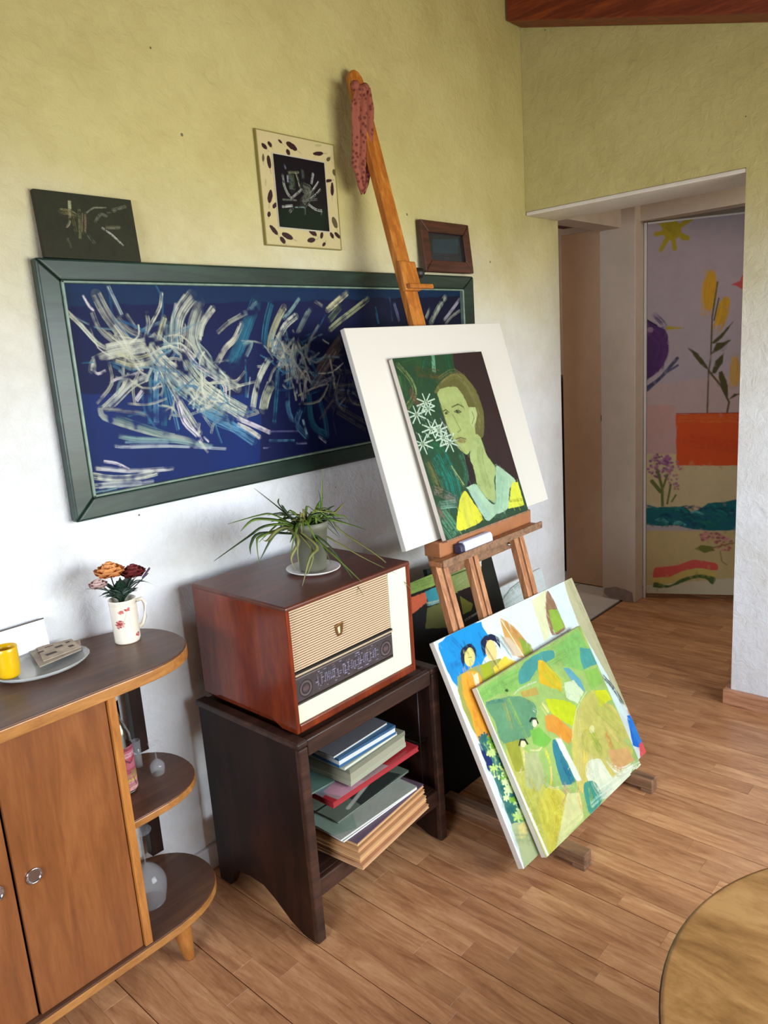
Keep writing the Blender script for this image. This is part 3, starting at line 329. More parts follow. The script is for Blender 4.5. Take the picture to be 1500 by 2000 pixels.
'palms': [["p",[[21,13],[979,-6],[1046,826],[4,815]],[206,218,210],1],["p",[[21,13],[308,9],[331,109],[239,127],[182,155],[66,150],[29,181]],[10,132,196],1],["b",[[79,31],[118,111],[42,119]],79,[6,100,170],10,0.5],["p",[[52,145],[457,197],[422,392],[255,501],[135,474],[33,378]],[150,150,70],1],["p",[[294,2],[556,0],[791,2],[734,233],[322,237],[325,131]],[208,220,214],1],["p",[[114,76],[148,58],[185,64],[200,92],[179,120],[167,93],[134,94],[96,132]],[14,22,50],1],["p",[[240,75],[275,59],[321,64],[353,92],[334,134],[321,94],[276,86],[231,125]],[14,22,56],1],["p",[[181,114],[169,126],[155,134],[139,135],[126,131],[119,122],[117,109],[123,96],[134,84],[148,76],[164,74],[177,78],[185,88],[186,101]],[206,196,116],1],["p",[[316,123],[307,139],[294,151],[279,156],[264,153],[253,144],[248,129],[250,112],[258,96],[271,84],[286,79],[301,81],[312,91],[317,106]],[226,196,126],1],["s",[[144,102],[162,107]],3,[120,110,60],1],["s",[[145,114],[136,140]],7,[190,170,90],1],["p",[[76,148],[130,149],[171,186],[104,341],[94,397],[33,378],[42,284],[46,209]],[222,152,40],1],["b",[[104,174],[56,344]],46,[206,130,30],9,0.6],["p",[[188,146],[242,152],[245,205],[177,205]],[150,160,30],1],["p",[[253,179],[345,161],[399,203],[360,214],[245,205]],[220,190,60],1],["b",[[258,98],[287,202]],11,[30,30,50],3,0.8],["p",[[132,167],[161,165],[145,211],[119,207]],[240,215,170],1],["p",[[407,28],[474,85],[508,158],[522,199],[418,191],[390,97]],[196,150,80],1],["b",[[419,56],[512,184]],46,[176,120,70],8,0.7],["p",[[469,121],[523,168],[518,198],[457,197]],[130,152,50],1],["p",[[457,197],[388,175],[365,89],[413,110]],[200,180,150],1],["b",[[356,86],[388,175]],37,[120,140,150],6,0.7],["s",[[408,34],[454,202]],4,[240,230,190],1],["p",[[646,18],[775,-2],[670,175],[619,185]],[206,206,164],1],["p",[[781,6],[797,58],[800,167],[787,183],[689,180],[711,82]],[140,104,80],1],["p",[[730,80],[796,92],[796,172],[703,178]],[136,168,60],1],["p",[[815,-12],[936,-3],[1004,212],[963,564],[964,659],[912,526],[908,212],[806,175]],[206,226,220],1],["p",[[931,-4],[1007,-7],[1033,617],[987,587],[946,409],[904,183]],[180,176,138],1],["b",[[965,11],[1009,595]],38,[160,156,116],5,0.5],["p",[[1017,570],[1030,637],[1025,689],[992,629]],[206,130,90],1],["b",[[918,440],[957,508],[976,583]],27,[20,24,24],6,1],["p",[[971,635],[1027,656],[1040,770],[967,781],[922,749]],[20,104,196],1],["b",[[984,653],[981,766]],54,[60,140,210],6,0.6],["p",[[970,762],[1051,774],[1040,817],[935,814]],[214,84,84],1],["p",[[33,378],[138,415],[158,659],[131,802],[31,726],[31,516]],[52,110,100],1],["p",[[24,380],[63,401],[51,487],[20,479]],[14,34,90],1],["f",[[59,428],[73,434],[54,436]],9,[200,220,130],6],["f",[[58,554],[70,560],[53,561]],9,[30,90,90],6],["f",[[71,434],[86,440],[66,442]],9,[200,220,130],6],["f",[[115,628],[131,636],[109,637]],9,[180,210,110],6],["f",[[114,685],[137,696],[105,697]],9,[120,170,50],6],["f",[[62,520],[74,525],[57,527]],8,[30,90,90],6],["f",[[69,371],[84,377],[63,381]],9,[30,90,90],6],["f",[[71,497],[86,503],[66,505]],8,[120,170,50],6],["f",[[51,372],[66,379],[45,381]],9,[30,90,90],6],["f",[[53,587],[65,592],[48,594]],8,[206,224,160],6],["f",[[63,498],[82,506],[56,509]],9,[180,210,110],6],["f",[[62,630],[77,636],[57,638]],8,[30,90,90],6],["f",[[82,429],[100,436],[75,439]],9,[200,220,130],6],["f",[[132,403],[153,411],[124,415]],9,[120,170,50],6],["f",[[119,487],[136,494],[112,497]],9,[30,90,90],6],["f",[[90,411],[105,417],[84,420]],9,[120,170,50],6],["f",[[81,655],[93,660],[76,661]],8,[206,224,160],6],["f",[[122,647],[140,655],[115,657]],9,[206,224,160],6],["f",[[64,406],[78,412],[58,415]],9,[180,210,110],6],["f",[[87,568],[103,575],[81,577]],9,[200,220,130],6],["f",[[110,546],[135,557],[100,560]],9,[40,110,80],6],["f",[[93,501],[110,508],[86,511]],8,[180,210,110],6],["f",[[95,620],[110,627],[89,628]],9,[206,224,160],6],["f",[[83,606],[99,613],[77,615]],9,[120,170,50],6],["f",[[66,694],[86,704],[58,705]],9,[180,210,110],6],["f",[[61,504],[84,514],[52,518]],9,[206,224,160],6],["f",[[106,595],[128,605],[97,608]],9,[30,90,90],6],["f",[[112,631],[129,639],[105,641]],9,[40,110,80],6],["f",[[116,702],[128,708],[111,709]],8,[30,90,90],6],["f",[[106,671],[120,677],[101,678]],9,[180,210,110],6],["f",[[82,514],[104,523],[73,526]],9,[206,224,160],6],["f",[[130,371],[153,380],[121,385]],9,[40,110,80],6],["f",[[123,549],[144,558],[115,561]],9,[120,170,50],6],["f",[[99,573],[116,581],[92,583]],9,[200,220,130],6],["f",[[77,571],[96,580],[69,582]],9,[206,224,160],6],["f",[[111,421],[126,427],[104,430]],9,[120,170,50],6],["f",[[96,393],[118,402],[87,406]],9,[120,170,50],6],["f",[[115,622],[128,628],[110,629]],9,[30,90,90],6],["f",[[130,501],[151,510],[121,513]],9,[40,110,80],6],["f",[[64,634],[87,644],[56,646]],8,[40,110,80],6],["f",[[84,533],[105,542],[75,545]],9,[120,170,50],6],["f",[[82,493],[103,502],[73,505]],9,[200,220,130],6],["f",[[52,405],[71,413],[44,416]],9,[30,90,90],6],["f",[[120,455],[142,464],[111,467]],9,[180,210,110],6],["f",[[122,400],[146,410],[112,414]],9,[30,90,90],6],["f",[[104,661],[121,669],[97,670]],8,[206,224,160],6],["f",[[129,573],[146,581],[121,583]],9,[30,90,90],6],["f",[[50,629],[66,637],[43,638]],9,[30,90,90],6],["f",[[126,586],[146,595],[118,597]],8,[206,224,160],6],["f",[[53,490],[72,499],[45,502]],9,[30,90,90],6],["f",[[101,656],[125,667],[91,669]],8,[206,224,160],6],["f",[[84,706],[97,712],[79,713]],8,[200,220,130],6],["f",[[124,527],[147,537],[115,540]],9,[180,210,110],6],["f",[[74,665],[97,676],[65,678]],9,[180,210,110],6],["f",[[106,497],[125,505],[99,508]],9,[40,110,80],6],["f",[[72,505],[87,512],[66,514]],9,[40,110,80],6],["f",[[121,462],[141,470],[114,473]],9,[120,170,50],6],["f",[[50,479],[67,486],[43,489]],8,[180,210,110],6],["f",[[80,543],[95,550],[74,551]],9,[206,224,160],6],["f",[[105,512],[129,522],[96,525]],8,[200,220,130],6],["p",[[27,667],[194,719],[152,828],[7,812],[16,760]],[170,180,130],1],["p",[[56,686],[96,689],[86,737],[42,731]],[208,192,120],1],["b",[[23,712],[152,775]],67,[150,164,110],8,0.5],["s",[[8,14],[1,819]],11,[232,226,222],1]],
'garden': [["p",[[-2,-5],[972,-2],[1021,834],[8,838]],[150,178,96],1],["p",[[36,313],[165,384],[180,614],[122,863],[8,838],[-3,612],[7,460]],[186,186,88],1],["p",[[205,581],[302,672],[196,769],[61,837],[40,762],[96,618]],[204,196,76],1],["p",[[591,406],[965,455],[991,726],[758,823],[509,786],[413,663]],[196,184,92],1],["p",[[104,431],[220,453],[202,550],[119,570],[62,507]],[170,176,122],1],["p",[[18,18],[346,23],[406,93],[279,117],[123,80],[19,70]],[126,176,84],1],["p",[[690,28],[961,12],[990,182],[855,222],[701,133]],[124,178,92],1],["p",[[855,222],[984,251],[979,338],[847,331]],[130,176,76],1],["p",[[541,619],[677,647],[718,772],[929,792],[847,823],[577,819],[507,714]],[216,220,188],1],["p",[[826,553],[879,592],[851,682],[794,649]],[206,110,56],1],["b",[[14,24],[316,28],[659,68],[949,26]],137,[120,172,84],18,0.7],["b",[[201,79],[406,93],[757,102]],109,[140,180,90],10,0.6],["p",[[328,48],[409,13],[579,15],[668,37],[654,74],[491,75],[397,105],[308,96]],[66,140,132],1],["p",[[905,100],[993,139],[1001,231],[860,215],[868,166]],[70,146,136],1],["p",[[690,146],[740,164],[796,252],[791,319],[732,271]],[92,156,168],1],["p",[[651,216],[734,230],[778,314],[687,346],[612,284]],[196,210,170],1],["p",[[515,42],[561,59],[637,194],[597,245],[454,142]],[206,170,30],1],["b",[[548,95],[605,215]],91,[170,180,40],9,0.7],["p",[[285,127],[418,153],[416,192],[289,159]],[176,150,70],1],["b",[[235,123],[294,114],[436,128]],14,[226,232,200],3,0.8],["p",[[25,80],[262,141],[358,233],[227,335],[29,288],[31,178]],[92,140,100],1],["b",[[148,135],[128,255]],45,[140,150,80],7,0.7],["b",[[181,125],[198,338]],25,[150,190,80],5,0.8],["b",[[31,89],[147,120]],17,[50,120,110],4,0.8],["p",[[458,232],[602,296],[660,360],[576,425],[462,322],[445,268]],[184,196,20],1],["p",[[395,295],[462,322],[549,438],[483,482],[406,394],[361,360]],[206,142,50],1],["b",[[465,355],[493,470]],58,[224,140,30],7,0.8],["p",[[666,371],[860,336],[954,468],[994,623],[941,721],[732,680],[547,517]],[184,178,90],1],["p",[[872,341],[977,381],[996,440],[863,432]],[196,200,30],1],["b",[[836,404],[966,594]],129,[170,180,70],12,0.5],["b",[[666,371],[560,539],[387,712]],31,[226,210,140],5,0.7],["b",[[803,323],[649,373],[506,492]],17,[210,214,150],3,0.8],["p",[[39,292],[138,312],[92,448],[30,427]],[150,152,46],1],["s",[[127,337],[151,321],[181,334],[186,355]],11,[30,34,20],1],["p",[[174,350],[157,358],[141,351],[142,336],[158,328],[174,334]],[220,210,160],1],["b",[[143,359],[120,409],[55,445]],20,[226,214,160],4,0.8],["p",[[141,381],[231,420],[214,533],[133,569],[83,495]],[170,176,120],1],["b",[[189,387],[250,413],[289,399]],14,[220,212,150],4,0.8],["s",[[269,275],[290,268],[319,284],[319,303]],12,[20,30,20],1],["p",[[310,304],[292,314],[275,307],[277,290],[295,280],[312,287]],[224,216,180],1],["p",[[245,311],[316,326],[366,409],[296,425],[226,372]],[110,172,66],1],["b",[[410,238],[427,292]],57,[220,214,130],8,0.8],["b",[[327,237],[350,262]],28,[224,230,200],4,0.8],["p",[[372,419],[406,449],[415,641],[395,647],[312,623],[337,482]],[46,120,132],1],["b",[[377,523],[389,636]],37,[20,96,130],6,0.8],["p",[[403,416],[442,441],[466,672],[422,651],[401,455]],[216,224,200],1],["b",[[296,425],[285,512],[229,585]],31,[206,204,60],5,0.8],["b",[[290,507],[252,573]],22,[230,190,150],4,0.8],["b",[[83,495],[80,639],[52,711]],103,[176,170,50],14,0.7],["b",[[196,592],[198,697],[97,792]],150,[186,172,40],20,0.7],["b",[[187,550],[231,601],[308,629],[386,658]],14,[230,220,170],3,0.8],["b",[[308,629],[323,682],[238,716]],55,[206,160,120],6,0.7],["p",[[321,666],[407,706],[366,809],[57,842],[221,738]],[206,206,140],1],["b",[[405,690],[384,788]],47,[220,160,90],7,0.7],["p",[[467,688],[544,708],[579,780],[524,824],[418,820],[432,749]],[60,140,120],1],["b",[[498,726],[459,809]],32,[140,180,90],5,0.9],["b",[[578,555],[634,506],[704,519],[701,600]],59,[180,176,60],9,0.7],["p",[[736,507],[712,518],[690,509],[692,489],[716,479],[738,488]],[210,206,140],1],["b",[[687,520],[703,617]],61,[140,170,60],7,0.8],["b",[[815,565],[811,648]],53,[206,120,60],8,0.8],["b",[[846,510],[864,569],[926,697]],32,[224,200,120],5,0.8],["p",[[769,638],[939,703],[959,780],[776,765],[753,714]],[206,160,100],1],["b",[[585,566],[533,647]],59,[226,200,90],8,0.8],["b",[[603,639],[567,718],[587,807]],109,[216,224,190],14,0.8],["b",[[732,680],[788,771],[1000,816]],51,[236,234,214],8,0.9],["b",[[551,774],[936,804]],58,[222,230,200],10,0.7],["b",[[457,792],[664,795]],37,[170,210,190],6,0.7],["b",[[960,660],[1005,731]],44,[150,190,120],5,0.8],["b",[[135,811],[358,820]],77,[200,206,130],8,0.7],["b",[[25,540],[49,681]],42,[150,160,70],6,0.6],["p",[[209,90],[199,93],[186,88],[184,81],[194,78],[206,82]],[50,70,30],1],["s",[[-4,-2],[17,835]],15,[232,230,210],1],["s",[[15,837],[1001,825]],12,[226,228,200],0.8]],
'stackone': [["p",[[511,-100],[1005,-70],[924,98],[433,73]],[124,146,70],1],["b",[[526,27],[868,48]],65,[90,120,56],8,0.6],["s",[[475,85],[947,104]],9,[16,18,12],1],["p",[[539,104],[734,111],[711,188],[507,225]],[196,92,60],1],["p",[[723,108],[920,105],[900,228],[719,224]],[50,130,140],1],["b",[[704,203],[900,228]],29,[170,180,160],4,0.8],["p",[[690,232],[882,239],[849,441],[600,369]],[96,96,50],1],["p",[[550,238],[686,239],[613,340],[507,355]],[24,20,24],1]],
'stacktwo': [["p",[[280,-85],[855,58],[784,219],[212,117]],[214,210,196],1],["p",[[241,85],[801,181],[706,397],[215,297]],[140,152,90],1],["s",[[326,147],[537,153],[659,186]],12,[60,80,40],1],["b",[[368,240],[616,205]],98,[160,176,120],7,0.7],["s",[[594,179],[568,316]],15,[196,206,160],1],["p",[[337,312],[633,324],[683,568],[527,489]],[34,20,18],1],["p",[[365,360],[527,489],[473,535],[340,535]],[110,110,40],1],["b",[[346,597],[659,581]],19,[190,180,170],3,0.8]],
'stackthree': [["b",[[64,140],[505,79]],86,[150,176,160],6,0.7],["b",[[77,202],[505,175]],129,[176,206,196],7,0.7],["s",[[68,153],[304,58],[505,32]],11,[110,120,116],1]],
